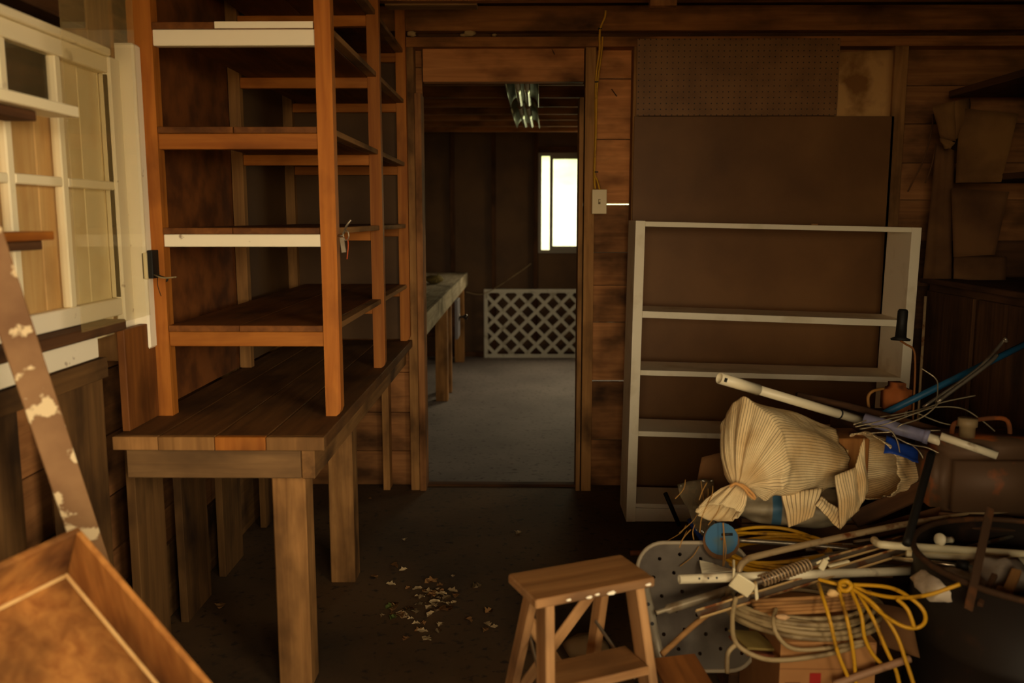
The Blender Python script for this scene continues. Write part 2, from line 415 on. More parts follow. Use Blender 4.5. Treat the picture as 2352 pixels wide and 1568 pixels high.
def curve_plate(outline, holes, thick, bevel=0.0):      # flat plate with real holes, in local x-y
    cu = bpy.data.curves.new('plate', 'CURVE'); cu.dimensions = '2D'; cu.fill_mode = 'BOTH'; cu.extrude = thick / 2; cu.bevel_depth = bevel; cu.bevel_resolution = 1
    for poly in [outline] + holes:
        sp = cu.splines.new('POLY'); sp.points.add(len(poly) - 1); sp.use_cyclic_u = True
        for p, q in zip(sp.points, poly): p.co = (q[0], q[1], 0, 1)
    o = bpy.data.objects.new('plate_tmp', cu); C.objects.link(o)
    dg = bpy.context.evaluated_depsgraph_get(); me = bpy.data.meshes.new_from_object(o.evaluated_get(dg))
    bm = bmesh.new(); bm.from_mesh(me)
    bpy.data.objects.remove(o); bpy.data.meshes.remove(me); bpy.data.curves.remove(cu)
    return bm
def circle(cx, cy, r, n=12): return [(cx + r * math.cos(2 * math.pi * k / n), cy + r * math.sin(2 * math.pi * k / n)) for k in range(n)]

# ================================================================== THE SETTING
XL, XLS = -1.165, -1.265          # stud face and siding face of the left wall
XR = 2.80
YB, YBB = 4.36, 4.45              # stud face and board face of the partition
YF, YFAR = -0.35, 8.78
ZC = 2.52

def structure(name, label, cat): return thing(name, (0, 0, 0), label, cat, kind='structure')
# floors
bm = box_bm(XR - XLS + 0.2, YB + 0.1 - YF, 0.1, 0); o = mesh_obj('floor', bm, FLOORM, None, Matrix.Translation(((XR + XLS) / 2, (YB + 0.1 + YF) / 2, -0.05)))
tag(o, 'brown dusty concrete floor of the front workshop', 'floor', kind='structure')
bm = box_bm(XR - XLS + 0.2, YFAR - YB - 0.1 + 0.1, 0.1, 0); o = mesh_obj('floor', bm, FLOORB, None, Matrix.Translation(((XR + XLS) / 2, (YB + 0.1 + YFAR + 0.1) / 2, -0.05)))
tag(o, 'grey concrete floor of the room beyond the doorway', 'floor', kind='structure')
# ground and hill outside
bm = bmesh.new()
for x, y in ((-40, -40), (40, -40), (40, 40), (-40, 40)): bm.verts.new((x, y, 0))
bm.verts.ensure_lookup_table(); bm.faces.new(bm.verts)
o = mesh_obj('ground', bm, EARTH, None, Matrix.Translation((0, 0, -0.12))); tag(o, 'pale bare ground outside the shed', 'ground', kind='structure')
bm = bmesh.new(); G = []
for i in range(25):
    for j in range(13):
        x, y = -12 + i, 10.5 + j * 1.0
        G.append(bm.verts.new((x, y, -0.1 + (j * 1.0) * 0.55 + 0.25 * math.sin(i * 1.3) * math.sin(j * 0.9) * (j > 0))))
for i in range(24):
    for j in range(12): bm.faces.new((G[i * 13 + j], G[(i + 1) * 13 + j], G[(i + 1) * 13 + j + 1], G[i * 13 + j + 1]))
o = mesh_obj('hill', bm, GRASS, None, smooth=True); tag(o, 'bright grassy hillside outside the far window', 'hill', kind='structure')

# ---- left wall: siding boards, studs, plates
wl = structure('wall_left', 'left stud wall of rough horizontal siding boards and uprights', 'wall')
z = 0.0
k = 0
while z < ZC:
    h = random.uniform(0.17, 0.22)
    y = YF
    for y1 in (2.05 + random.uniform(-.3, .3), YB):
        if not (z + h > 1.08 and z < 1.84):
            board('siding_board', XLS - 0.02, XLS + random.uniform(0, 0.006), y, y1 - 0.004, z, min(z + h, ZC) - 0.005, 'wall', wl)
        y = y1
    if z + h > 1.08 and z < 1.84:
        board('siding_board', XLS - 0.02, XLS + 0.003, 2.58, YB, z, z + h - 0.005, 'wall', wl)
        board('siding_board', XLS - 0.02, XLS + 0.003, YF, 0.7, z, z + h - 0.005, 'wall', wl)
    z += h
board('bottom_board', XLS, XLS + 0.02, 2.3, YB, 0.0, 0.26, 'oldstud', wl)
board('outer_sheathing', XLS - 0.06, XLS - 0.03, YF, YBB + 0.06, 0, 1.05, 'dark', wl)
board('outer_sheathing', XLS - 0.06, XLS - 0.03, YF, YBB + 0.06, 1.87, ZC, 'dark', wl)
board('outer_sheathing', XLS - 0.06, XLS - 0.03, 0.75, YBB + 0.06, 1.05, 1.87, 'dark', wl)
board('outer_sheathing', XLS - 0.06, XLS - 0.03, YF, 0.75, 1.05, 1.87, 'dark', wl)
for y0, y1 in ((1.78, 1.95), (2.12, 2.36), (2.52, 2.72), (2.86, 3.09), (3.25, 3.47), (3.8, 3.9)):
    board('wall_upright', XL - 0.028, XL, y0, y1, 0.0, 0.963 if y1 < 2.4 else 0.75, 'oldstud', wl, jit=0.004)
for y0 in (0.2, 0.9, 1.4):
    board('stud', XLS, XL, y0, y0 + 0.05, 0.0, 0.98, 'stud', wl)
for y0 in (2.53, 3.5, 4.2):
    board('stud', XLS, XL - 0.005, y0, y0 + 0.045, 0.98 if y0 < 2.6 else 0.75, ZC, 'stud', wl)
board('window_ledger', XLS, XL + 0.02, 0.3, 2.36, 0.965, 1.02, 'oldstud', wl)
board('header_board', XLS, XL, 0.3, 2.5, 1.90, 2.02, 'dark', wl)
board('post', XLS, XL + 0.005, 2.40, 2.53, 1.86, ZC, 'grey', wl)
board('top_plate', XLS, XL, YF, YB, ZC - 0.09, ZC, 'beam', wl)

# ---- right wall
wr = structure('wall_right', 'dark board wall on the far right', 'wall')
z = 0
while z < ZC:
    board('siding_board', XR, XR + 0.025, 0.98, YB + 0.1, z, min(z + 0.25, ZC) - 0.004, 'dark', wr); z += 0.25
board('backing_panel', XR + 0.026, XR + 0.04, 0.95, YBB + 0.06, -0.05, ZC + 0.05, HARDDK, wr, 0)
# ---- unseen front wall behind the camera; opening shaped and lower boards added for light
wf = structure('wall_front', 'front board wall with added light-blocking boards under its opening behind the viewer', 'wall')
DX0, DX1, EX0 = -0.45, 0.70, 1.15
z = 0
while z < ZC:
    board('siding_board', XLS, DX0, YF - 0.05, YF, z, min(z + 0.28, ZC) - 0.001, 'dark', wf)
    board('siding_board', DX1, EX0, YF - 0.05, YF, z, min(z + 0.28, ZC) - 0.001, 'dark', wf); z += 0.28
board('siding_board', DX0, DX1, YF - 0.05, YF, 2.05, ZC, 'wall', wf)
for i in range(3): board('light_block_board', DX0, DX1, YF - 0.05, YF, i * 0.25, (i + 1) * 0.25 - 0.001, 'wall', wf)
we = structure('wall_added_opening', 'short unseen wall beside the viewer added with a wide opening for side light', 'wall')  # unseen wall, added so side light reaches the left window but not the pile
EX, EY = 1.12, 1.02
board('siding_board', EX, EX + 0.03, 0.95, EY, 0, ZC, 'dark', we)
board('siding_board', EX, EX + 0.03, YF, 0.95, 2.05, ZC, 'dark', we)
for i in range(3): board('siding_board', EX, EX + 0.03, YF, 0.95, i * 0.3, (i + 1) * 0.3 - 0.001, 'dark', we)
# unseen overhead boards added outside the opening to cut steep skylight
pr = structure('light_block_roof', 'unseen overhead boards added to block steep skylight', 'light_block_roof')
for i in range(8): board('light_block_slat', -3.0, 0.8, YF - 0.06 - (i + 1) * 0.3, YF - 0.06 - i * 0.3 - 0.001, 2.12, 2.14, 'dark', pr)
z = 0
while z < ZC:
    board('siding_board', EX + 0.031, XR, EY - 0.03, EY, z, min(z + 0.28, ZC) - 0.001, 'dark', we); z += 0.28

# ---- partition between the two rooms
wb = structure('wall_back', 'board partition with the open doorway into the back room', 'wall')
def rowboards(x0, x1, edges, fam='wall'):
    for a, b in zip(edges, edges[1:]):
        board('wall_board', x0, x1, YBB, YBB + 0.02, a + 0.002, b - 0.002, fam, wb)
def pz(y): return aY(1400, y, YBB)[2]
# right of the doorway, with two slits that let light through
ys = [100, 180, 320, 465]
zs = [pz(y) for y in ys]
for a, b in ((2.30, pz(181)), (pz(181), pz(320)), (pz(320), pz(468.5))):
    board('wall_board', 0.305, 0.60, YBB, YBB + 0.02, b + 0.002, a - 0.002, wood('lintel', 'X'), wb)
for a, b in ((pz(470.2), pz(580)), (pz(580), pz(655)), (pz(655), pz(740)), (pz(740), pz(873.5)), (pz(876), pz(1010)), (pz(1010), 0.0)):
    board('wall_board', 0.305, 0.60, YBB, YBB + 0.02, b + 0.002, a - 0.001, wood('wall', 'X'), wb)
# behind the panels and further right
z = 0
while z < 2.3:
    h = random.uniform(0.18, 0.24)
    board('wall_board', 0.60, XR, YBB, YBB + random.uniform(0.015, 0.022), z + 0.002, min(z + h, 2.3) - 0.001, 'wall' if z > 1.2 else 'dark', wb); z += h
# left of the doorway
z = 0
while z < 2.3:
    h = random.uniform(0.18, 0.24)
    board('wall_board', XLS, -0.50, YBB, YBB + 0.02, z + 0.002, min(z + h, 2.3) - 0.001, 'wall', wb); z += h
board('wall_board', XLS, XR, YBB, YBB + 0.02, 2.302, ZC, 'dark', wb)
board('backing_panel', 0.60, XR, YBB + 0.022, YBB + 0.03, 0, ZC, HARD, wb, 0)
board('backing_panel', XLS - 0.07, -0.53, YBB + 0.022, YBB + 0.03, 0, ZC, HARD, wb, 0)
board('backing_panel', -0.53, 0.60, YBB + 0.022, YBB + 0.03, 2.225, ZC, HARD, wb, 0)
# framing
board('stud', -0.575, -0.530, YB, YBB, 0, 2.26, 'stud', wb)
board('jamb_board', -0.528, -0.496, YB - 0.01, YBB + 0.03, 0, 2.0, 'wall', wb)
board('stud', -0.72, -0.685, YB, YBB, 0, 2.26, 'stud', wb)
board('stud', 0.304, 0.355, YB, YBB, 0, 2.215, 'stud', wb)
board('jamb_board', 0.276, 0.298, YB + 0.0, YBB + 0.04, 0, 1.98, 'stud', wb)
board('header_board', -0.49, 0.300, YBB - 0.05, YBB + 0.02, 2.06, 2.22, 'lintel', wb)
board('stud', 0.535, 0.565, YB - 0.005, YBB, 0, 2.24, 'stud', wb)
board('stud', 1.785, 1.850, YB - 0.012, YBB, 0.0, 2.215, 'stud', wb)
board('plate', XLS, XR, YB - 0.01, YBB, 2.215, 2.262, 'beam', wb)
board('plate', XLS, XR, YB + 0.03, YBB + 0.05, 2.262, 2.285, 'dark', wb)
board('top_beam', XLS, XR, YB - 0.03, YB + 0.09, 2.285, 2.40, 'beam', wb)
board('sill_board', -0.50, 0.28, YBB - 0.02, YBB + 0.03, -0.005, 0.012, 'dark', wb)

# ---- ceiling of the front room
ce = structure('ceiling', 'dark ceiling boards and cross joists of the front workshop', 'ceiling')
y = YF
while y < YB:
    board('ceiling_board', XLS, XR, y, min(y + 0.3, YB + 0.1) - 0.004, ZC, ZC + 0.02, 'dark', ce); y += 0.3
for yj in (-0.3, 0.3, 0.9, 1.5, 2.1, 2.7, 3.3, 3.88):
    board('joist', XLS, XR, yj, yj + 0.05, 2.318, ZC, 'beam', ce, jit=0.001)
board('backing_panel', XLS - 0.07, XR + 0.05, YF - 0.06, YBB + 0.03, ZC + 0.021, ZC + 0.035, HARDDK, ce, 0)
hang = board('hanger_block', 0.535, 0.65, 3.84, 3.88, 2.285, 2.45, 'wall', ce)
board('packing_strip', -0.60, -0.20, 3.94, 4.02, 2.312, 2.330, 'grey', ce)

# ---- back room
XBL, XBR = -1.30, 2.80
wfar = structure('wall_far', 'far panelled wall of the back room with the bright window', 'wall')
WX0, WX1, WZ0, WZ1 = 0.155, 1.30, 1.05, 2.035
for x0, x1, z0, z1 in ((XBL, -0.72, 0, 2.5), (-0.72, 0.153, 0, 2.5), (WX1, 2.0, 0, 2.5), (2.0, XBR, 0, 2.5), (WX0, WX1, 0, WZ0), (WX0, WX1, WZ1, 2.5)):
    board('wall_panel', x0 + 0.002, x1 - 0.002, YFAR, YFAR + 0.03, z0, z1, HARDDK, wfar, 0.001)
for x in (-0.72, -0.31, 0.108, 1.33):
    board('stud', x, x + 0.045, YFAR - 0.045, YFAR, 0, 2.3, 'dark', wfar)
board('stud', 0.14, WX1, YFAR - 0.03, YFAR, WZ1, WZ1 + 0.06, 'dark', wfar)
board('base_board', XBL, XBR, YFAR - 0.03, YFAR, 0, 0.05, 'dark', wfar)
wfl = structure('wall_far_left', 'left panelled wall of the back room', 'wall')
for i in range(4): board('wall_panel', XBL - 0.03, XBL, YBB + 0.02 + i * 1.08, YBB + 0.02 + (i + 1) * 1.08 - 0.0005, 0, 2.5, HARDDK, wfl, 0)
board('corner_stud', XBL, XBL + 0.045, YFAR - 0.045, YFAR, 0, 2.3, 'dark', wfl)
board('backing_panel', XBL - 0.045, XBL - 0.031, YBB, YFAR + 0.06, -0.05, 2.5, HARDDK, wfl, 0)
wfr = structure('wall_far_right', 'right panelled wall of the back room with a side window', 'wall')
for y0, y1, z0, z1 in ((YBB + 0.02, 5.95, 0, 2.5), (5.95, 7.25, 0, 1.35), (5.95, 7.25, 1.85, 2.5), (7.25, YFAR + 0.03, 0, 2.5)):
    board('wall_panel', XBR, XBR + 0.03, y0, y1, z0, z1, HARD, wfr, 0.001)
board('backing_panel', XBL, XBR, YFAR + 0.031, YFAR + 0.04, 0, WZ0 + 0.01, HARD, wfar, 0)
board('backing_panel', XBL, WX0 + 0.015, YFAR + 0.031, YFAR + 0.04, 0, 2.5, HARD, wfar, 0)
board('backing_panel', WX1 + 0.001, XBR, YFAR + 0.031, YFAR + 0.04, 0, 2.5, HARD, wfar, 0)
ce2 = structure('ceiling', 'low ceiling boards and joists of the back room', 'ceiling')
for i in range(15): board('ceiling_board', XBL - 0.03, XBR + 0.03, 4.47 + i * 0.29, 4.47 + (i + 1) * 0.29 - 0.004, 2.38, 2.40, 'dark', ce2)
for yj in (4.95, 5.46, 6.02, 6.51, 6.97, 7.37, 7.88, 8.35):
    board('joist', XBL, XBR, yj, yj + 0.045, 2.20, 2.38, 'beam', ce2)

board('backing_panel', XBL - 0.05, XBR + 0.05, YBB, YFAR + 0.06, 2.401, 2.415, HARDDK, ce2, 0)
def window_frame(win, ax, pos, u0, u1, z0, z1, t, mat, glass, divs):
    def bb(nm, a0, a1, b0, b1, m, dt=0.0):
        if ax == 'Y': return board(nm, a0, a1, pos - t / 2 + dt, pos + t / 2 - dt, b0, b1, m, win, 0.001)
        return board(nm, pos - t / 2 + dt, pos + t / 2 - dt, a0, a1, b0, b1, m, win, 0.001)
    fw = 0.032
    bb('frame_rail', u0, u1, z0, z0 + fw, mat); bb('frame_rail', u0, u1, z1 - fw, z1, mat)
    bb('frame_stile', u0, u0 + fw, z0 + fw, z1 - fw, mat); bb('frame_stile', u1 - fw, u1, z0 + fw, z1 - fw, mat)
    us = [u0 + fw] + [d for d in divs] + [u1 - fw]
    for d in divs: bb('meeting_stile', d - 0.016, d + 0.016, z0 + fw, z1 - fw, mat, 0.004)
    for a, b in zip(us, us[1:]):
        a2 = a if a == us[0] else a + 0.016; b2 = b if b == us[-1] else b - 0.016
        bb('pane', a2, b2, z0 + fw, z1 - fw, glass, t / 2 - 0.002)
win2 = structure('window_2', 'bright sliding window with thin metal frame on the far wall', 'window')
window_frame(win2, 'Y', YFAR, WX0, WX1, WZ0, WZ1, 0.06, ALU, CLEAR, [0.285])
board('sash_rail', 0.30, WX1 - 0.032, YFAR - 0.025, YFAR - 0.005, WZ0 + 0.032, WZ0 + 0.07, ALU, win2, 0.001)
board('sash_rail', 0.30, WX1 - 0.032, YFAR - 0.025, YFAR - 0.005, WZ1 - 0.062, WZ1 - 0.032, ALU, win2, 0.001)
win3 = structure('window_3', 'side window of the back room hidden behind the partition', 'window')
window_frame(win3, 'X', XBR + 0.015, 5.95, 7.25, 1.35, 1.85, 0.05, ALU, CLEAR, [6.6])

# ---- window in the left wall (old multi-pane sash in cream paint)
win1 = structure('window_1', 'old cream painted multi-pane window sash in the left wall', 'window')
XW = -1.168
def wz(px, py): return aX(px, py, XW)[2]
def wy(px, py): return aX(px, py, XW)[1]
ZP1 = wz(90, 113); ZP0 = wz(160, 708); ZM = wz(150, 418); ZTOP = wz(150, 72)
YS = wy(264, 330)
y_end = 2.555
board('casing', XW - 0.02, XW + 0.046, 2.585, 2.638, wz(315, 800), wz(315, 118), WHITEP, win1, 0.006)
board('casing', XW - 0.02, XW + 0.006, 2.520, 2.583, 1.06, 1.85, WHITEP, win1, 0.004)
board('head_casing', XW - 0.02, XW + 0.012, 0.75, 2.52, ZP1 + 0.045, ZTOP, CREAM, win1, 0.004)
board('top_rail', XW - 0.03, XW, 0.80, 2.52, ZP1, ZP1 + 0.044, CREAM, win1, 0.003)
board('bottom_rail', XW - 0.03, XW, 0.80, 2.52, 1.12, ZP0, WHITEP, win1, 0.003)
board('stile', XW - 0.03, XW, YS, 2.52, ZP0, ZP1, CREAM, win1, 0.003)
board('stile', XW - 0.03, XW, 0.80, 0.88, ZP0, ZP1, CREAM, win1, 0.003)
YM = wy(147, 330); YM2 = wy(24, 330); dYm = YM - YM2
vy = [0.88, YM2 - 3 * dYm, YM2 - 2 * dYm, YM2 - dYm, YM2, YM, wy(264, 330)]
vy = [v for v in vy if v >= 0.88]
hz = [ZP0, ZM, ZP1]
for y in vy[1:-1]: board('muntin', XW - 0.026, XW - 0.002, y - 0.014, y + 0.014, ZP0, ZP1, CREAM, win1, 0.003)
for y0, y1 in zip(vy, vy[1:]):
    board('muntin', XW - 0.026, XW - 0.002, y0 + 0.014, y1 - 0.014, hz[1] - 0.012, hz[1] + 0.012, CREAM, win1, 0.003)
    for z0, z1 in zip(hz, hz[1:]): board('pane', XW - 0.018, XW - 0.015, y0, y1, z0, z1, GLASS, win1, 0)
for y in [0.8 + 0.115 * i for i in range(16)]:
    board('backing_board', XW - 0.050, XW - 0.034, y, y + 0.112, 1.06, 1.87 if y > YM - 0.06 else wz(100, 250), TANP if y > YM - 0.06 else 'tan', win1, 0.002)
board('sill', XW - 0.03, XW + 0.05, 0.75, 2.43, 1.088, 1.118, 'dark', win1, 0.004)
board('sill_apron', XW - 0.01, XW + 0.02, 0.75, 2.32, 1.025, 1.086, WHITEP, win1, 0.003)

# ================================================================== LEFT: BENCH AND SHELF UNIT
XB0, XB1 = -1.155, -0.555
bench = thing('workbench', (-0.85, 3.3, 0), 'long wooden workbench with plank top under the shelf unit', 'workbench')
xs = [XB0, -1.025, -0.865, -0.72, XB1]
for a, b in zip(xs, xs[1:]):
    board('top_plank', a + 0.001, b - 0.001, 2.395, 4.352, 0.752, 0.790, 'benchtop', bench, 0.003)
    o = board('end_strip', a + 0.001, b - 0.001, 2.372 + random.uniform(-0.002, 0.002), 2.394, 0.752, 0.7905, 'bench', bench, 0.002)
    o.data.materials[0] = wood(('stud', 'bench', 'pine', 'bench')[xs.index(a)], 'Z')
board('front_apron', -1.13, -0.630, 2.40, 2.437, 0.663, 0.752, 'grey', bench, 0.003)
board('side_apron', -0.628, -0.590, 2.395, 4.352, 0.663, 0.752, 'stud', bench, 0.003)
board('leg', -0.728, -0.630, 2.437, 2.53, 0, 0.750, 'stud', bench, 0.004)
board('leg', -0.740, -0.645, 3.20, 3.30, 0, 0.750, 'stud', bench, 0.004)

shelf = thing('shelf_unit', (-0.85, 3.4, 0.79), 'tall open shelf unit of orange pine posts standing on the workbench', 'shelf')
SZ = [1.073, 1.370, 1.668, 1.966, 2.20]
frames = [(2.640, 0.046, XB0), (3.52, 0.040, XB0), (4.308, 0.040, XB0)]
XS0, XS1 = -1.160, -0.562
def post(x0, x1, y0, y1, z0, z1, fam, cut):
    w = x1 - x0; h = z1 - z0
    poly = [(-w / 2, -h / 2), (w / 2 - cut, -h / 2), (w / 2 - cut * 0.35, -h / 2 + cut * 0.5), (w / 2, -h / 2 + cut * 1.5), (w / 2, h / 2), (-w / 2, h / 2)] if cut else [(-w / 2, -h / 2), (w / 2, -h / 2), (w / 2, h / 2), (-w / 2, h / 2)]
    bm = prism_bm(poly, y1 - y0)
    return mesh_obj('post', bm, wood(fam, 'Z'), shelf, Matrix.Translation(((x0 + x1) / 2, (y0 + y1) / 2, (z0 + z1) / 2)))
for i, (y, d, _) in enumerate(frames):
    post(XS0, XS0 + (0.072 if i == 0 else 0.045), y, y + d, 0.790, ZC - 0.10, 'pine' if i == 0 else 'stud', 0)
    post(XS1 - 0.048, XS1, y, y + d, 0.790, ZC - 0.10, 'pine', 0.016)
    for j, z in enumerate(SZ):
        x0 = XS0 + (0.072 if i == 0 else 0.045)
        x1 = XS1 - 0.048
        mat = WHITEP if (i == 0 and j in (1, 3)) else 'pine'
        hh = 0.046 if i == 0 else 0.042
        if i == 0 and j == 1: hh = 0.038
        yy = y + (0.004 if i == 0 else 0.006)
        board('rail', x0 + 0.0005, x1 - 0.0005, yy, yy + 0.032, z - 0.019 - hh, z - 0.0195, mat, shelf, 0.002)
for j, z in enumerate(SZ):
    cut = -0.855 + random.uniform(-0.02, 0.02)
    for x0, x1 in ((XS0 + 0.074, cut - 0.001), (cut + 0.001, XS1 - 0.050)):
        board('shelf_board', x0, x1, 2.636 + random.uniform(0, 0.006), 4.345, z - 0.019, z, 'ply' if j != 3 else 'ply', shelf, 0.0015)
    for y0, y1 in ((2.69, 3.518), (3.562, 4.306)):
        board('shelf_lip', XS1 - 0.048, XS1 - 0.012, y0, y1, z - 0.019, z - 0.0003, 'stud', shelf, 0.0015)
pm = solid('rough_plywood', (124, 72, 32), 0.7, dirt=(84, 46, 20), dscale=10, dth=0.52, dsoft=0.12)
board('side_panel', XL + 0.001, XL + 0.0045, 2.69, 3.515, 0.795, 2.40, pm, shelf, 0)
board('side_panel', XL + 0.001, XL + 0.0045, 3.565, 4.34, 0.795, 2.40, HARDDK, shelf, 0)  # dark sheet added over the studs to keep this recess in shade
board('back_panel', -1.115, -0.612, 4.349, 4.354, 0.795, 2.21, HARDDK, shelf, 0)
board('painted_edge', -0.90, -0.612, 2.6335, 2.6355, 1.9475, 1.9665, WHITEP, shelf, 0.0005)
# plywood offcut that closes the gap between window and bench
o = board('plywood_offcut', -1.150, -1.128, 2.43, 2.636, 0.792, 1.085, 'ply', None, 0.002); tag(o, 'small upright plywood board standing on the bench beside the window sill', 'board')

# junction box on the left post
jb = thing('junction_box', aY(345, 610, 2.60), 'open pale junction box with loose wires on the shelf post', 'electrical box')
c = aY(345, 608, 2.612)
board('box_side', c.x - 0.014, c.x + 0.001, 2.585, 2.639, c.z - 0.042, c.z + 0.038, IVORY, jb, 0.002)
board('box_back', c.x + 0.001, c.x + 0.016, 2.59, 2.639, c.z - 0.04, c.z + 0.044, BLACK, jb, 0.002)
tube('wire', [aY(352, 628, 2.60), aY(368, 634, 2.58), aY(384, 640, 2.57), aY(382, 646, 2.57)], 0.003, BLACK, jb, 6)
tube('wire', [aY(352, 630, 2.60), aY(375, 638, 2.56), aY(405, 636, 2.55)], 0.0025, WIRE, jb, 6)
tube('wire', [aY(362, 634, 2.60), aY(362, 655, 2.58), aY(370, 680, 2.59)], 0.0012, BLACK, jb, 5)

# hook and tag hanging from the front shelf post
hk = thing('hanging_latch', aY(795, 560, 2.62), 'small metal latch with orange string hanging on the shelf post', 'latch')
tube('string', [aY(796, 545, 2.64), aY(800, 560, 2.632), aY(797, 595, 2.63)], 0.0016, solid('orange_string', (190, 84, 40), 0.7), hk, 6)
tube('hook', [aY(787, 540, 2.65), aY(795, 520, 2.63), aY(806, 505, 2.63)], 0.0035, STEEL, hk, 7)
tube('ring', [aY(788, 535, 2.635), aY(798, 530, 2.63), aY(801, 545, 2.63), aY(793, 552, 2.635)], 0.0018, STEEL, hk, 6, closed=True)
a, b = aY(785, 545, 2.632), aY(790, 580, 2.628)
tube('hook_nail', [aY(788, 541, 2.636), aY(776, 541, 2.655)], 0.003, STEEL, hk, 6)
beam('latch_plate', a, b, 0.014, 0.003, STEEL, hk, Vector((0, -1, 0)))

# two narrow shelves across the window, loose glass sheet, leaning plank, tray
XN = -1.03
e1 = aX(182, 262, XN)
ns = thing('window_shelf', (XN, 1.3, e1.z), 'upper narrow cream shelf strip across the old window', 'shelf')
board('shelf_strip', XN - 0.075, XN, 0.75, e1.y, e1.z - 0.008, e1.z + 0.016, CREAM, ns, 0.002)
board('dark_bar', XN - 0.10, XN - 0.03, 0.75, aX(85, 280, XN - 0.03).y, e1.z - 0.03, e1.z - 0.009, 'dark', ns, 0.002)  # dark bar below the strip, ending short of its tip
board('wall_arm', -1.128, XN - 0.04, 1.0, 1.03, e1.z - 0.05, e1.z - 0.031, 'dark', ns, 0.002)
e2 = aX(125, 541, XN)
ns = thing('window_shelf', (XN, 1.3, e2.z), 'lower narrow brown shelf strip across the old window', 'shelf')
board('shelf_strip', XN - 0.06, XN, 0.75, e2.y, e2.z - 0.009, e2.z + 0.010, 'pine', ns, 0.002)
board('dark_bar', XN - 0.09, XN - 0.02, 0.75, aX(98, 565, XN - 0.02).y, e2.z - 0.030, e2.z - 0.010, 'dark', ns, 0.002)  # same dark bar below the lower strip
board('wall_arm', -1.128, XN - 0.04, 1.0, 1.03, e2.z - 0.05, e2.z - 0.031, 'dark', ns, 0.002)
gy0 = aX(157, 300, -1.09).y
o = board('glass_sheet', -1.092, -1.088, gy0, 2.52, 1.119, 2.16, SHEET, None, 0); tag(o, 'tall loose sheet of greenish glass standing against the window', 'glass sheet')
# plank
pa, pb = aY(-75, 420, 1.62), aY(330, 1640, 1.98)
o = beam('leaning_plank', pa, pb, 0.062, 0.022, SPLAT, None, up=Vector((0.55, -0.83, 0.1))); tag(o, 'paint splattered plank leaning against the window wall', 'plank')
# tray
Cc = aY(180, 1208, 1.52)
bd = aY(157, 1310, 1.575) - Cc
def perp(px, py, base, bd):
    lo, hi = 0.9, 2.2
    f = lambda Y: (aY(px, py, Y) - base).dot(bd)
    for _ in range(50):
        mid = (lo + hi) / 2
        if (f(lo) < 0) == (f(mid) < 0): lo = mid
        else: hi = mid
    return aY(px, py, lo) - base
u1 = perp(0, 1290, Cc, bd); u2 = perp(318, 1568, Cc, bd)
u1n = u1.normalized(); u2n = (u2 - u1n * u2.dot(u1n)).normalized(); dep = bd.length
LW, LH = 0.42, 0.50
tr = thing('drawer_tray', tuple(Cc + u2n * LH), 'shallow stained wooden drawer leaning open side up in the near corner', 'drawer')
bn = bd.normalized()
def traypart(nm, o0, ex, ey, ez, mat):
    bmx = bmesh.new(); vs = [bmx.verts.new(o0 + ex * i + ey * j + ez * k) for i in (0, 1) for j in (0, 1) for k in (0, 1)]
    for q in ((0, 1, 3, 2), (4, 6, 7, 5), (0, 4, 5, 1), (2, 3, 7, 6), (0, 2, 6, 4), (1, 5, 7, 3)): bmx.faces.new([vs[i] for i in q])
    bmesh.ops.recalc_face_normals(bmx, faces=bmx.faces)
    bmesh.ops.bevel(bmx, geom=list(bmx.edges), offset=0.0015, segments=1, affect='EDGES')
    return free_obj(nm, bmx, mat, tr)
th = 0.011
traypart('end_board', Cc, u1n * LW, u2n * th, bd, wood('tray', 'X'))
traypart('side_board', Cc + u2n * th, u1n * th, u2n * (LH - th), bd, wood('tray', 'Z'))
traypart('side_board', Cc + u2n * th + u1n * (LW - th), u1n * th, u2n * (LH - th), bd, wood('tray', 'Z'))
traypart('end_board', Cc + u2n * (LH - th) + u1n * th, u1n * (LW - 2 * th), u2n * th, bd, wood('tray', 'X'))
traypart('bottom_panel', Cc + u1n * th + u2n * th + bd * 0.93, u1n * (LW - 2 * th), u2n * (LH - 2 * th), bn * 0.006, wood('tray', 'Z'))
traypart('glue_bead', Cc + u1n * th + u2n * th + bd * 0.88, u1n * 0.007, u2n * (LH - 2 * th), bn * 0.006, wood('tan', 'Z'))
traypart('glue_bead', Cc + u1n * (th + .007) + u2n * th + bd * 0.88, u1n * (LW - 2 * th - .007), u2n * 0.007, bn * 0.006, wood('tan', 'X'))

# ================================================================== BACK WALL PANELS
o = board('pegboard', aY(1463, 90, YB).x, 1.520, YB - 0.016, YB - 0.010, 1.890, 2.250, PEG, None, 0.001); tag(o, 'brown pegboard sheet with rows of holes on the back wall', 'pegboard')
o = board('hardboard_panel', 0.542, 1.80, YB - 0.012, YB - 0.0065, 0.02, 1.887, HARD, None, 0.001); tag(o, 'large plain brown hardboard sheet behind the white bookcase', 'panel')
# stained paper sheet
bmS = sheet_bm((1.515, YB + 0.012, 1.87), (1.785, YB + 0.012, 1.87), (1.515, YB + 0.012, 2.19), (1.785, YB + 0.012, 2.20), 8, 6, 0.002, 0.002, 3)
o = free_obj('paper_sheet', bmS, solid('stained_tan_paper', (206, 158, 98), 0.85, dirt=(140, 96, 50), dscale=5, dth=0.56, dsoft=0.06), None, True); tag(o, 'water stained tan paper sheet beside the pegboard', 'paper')

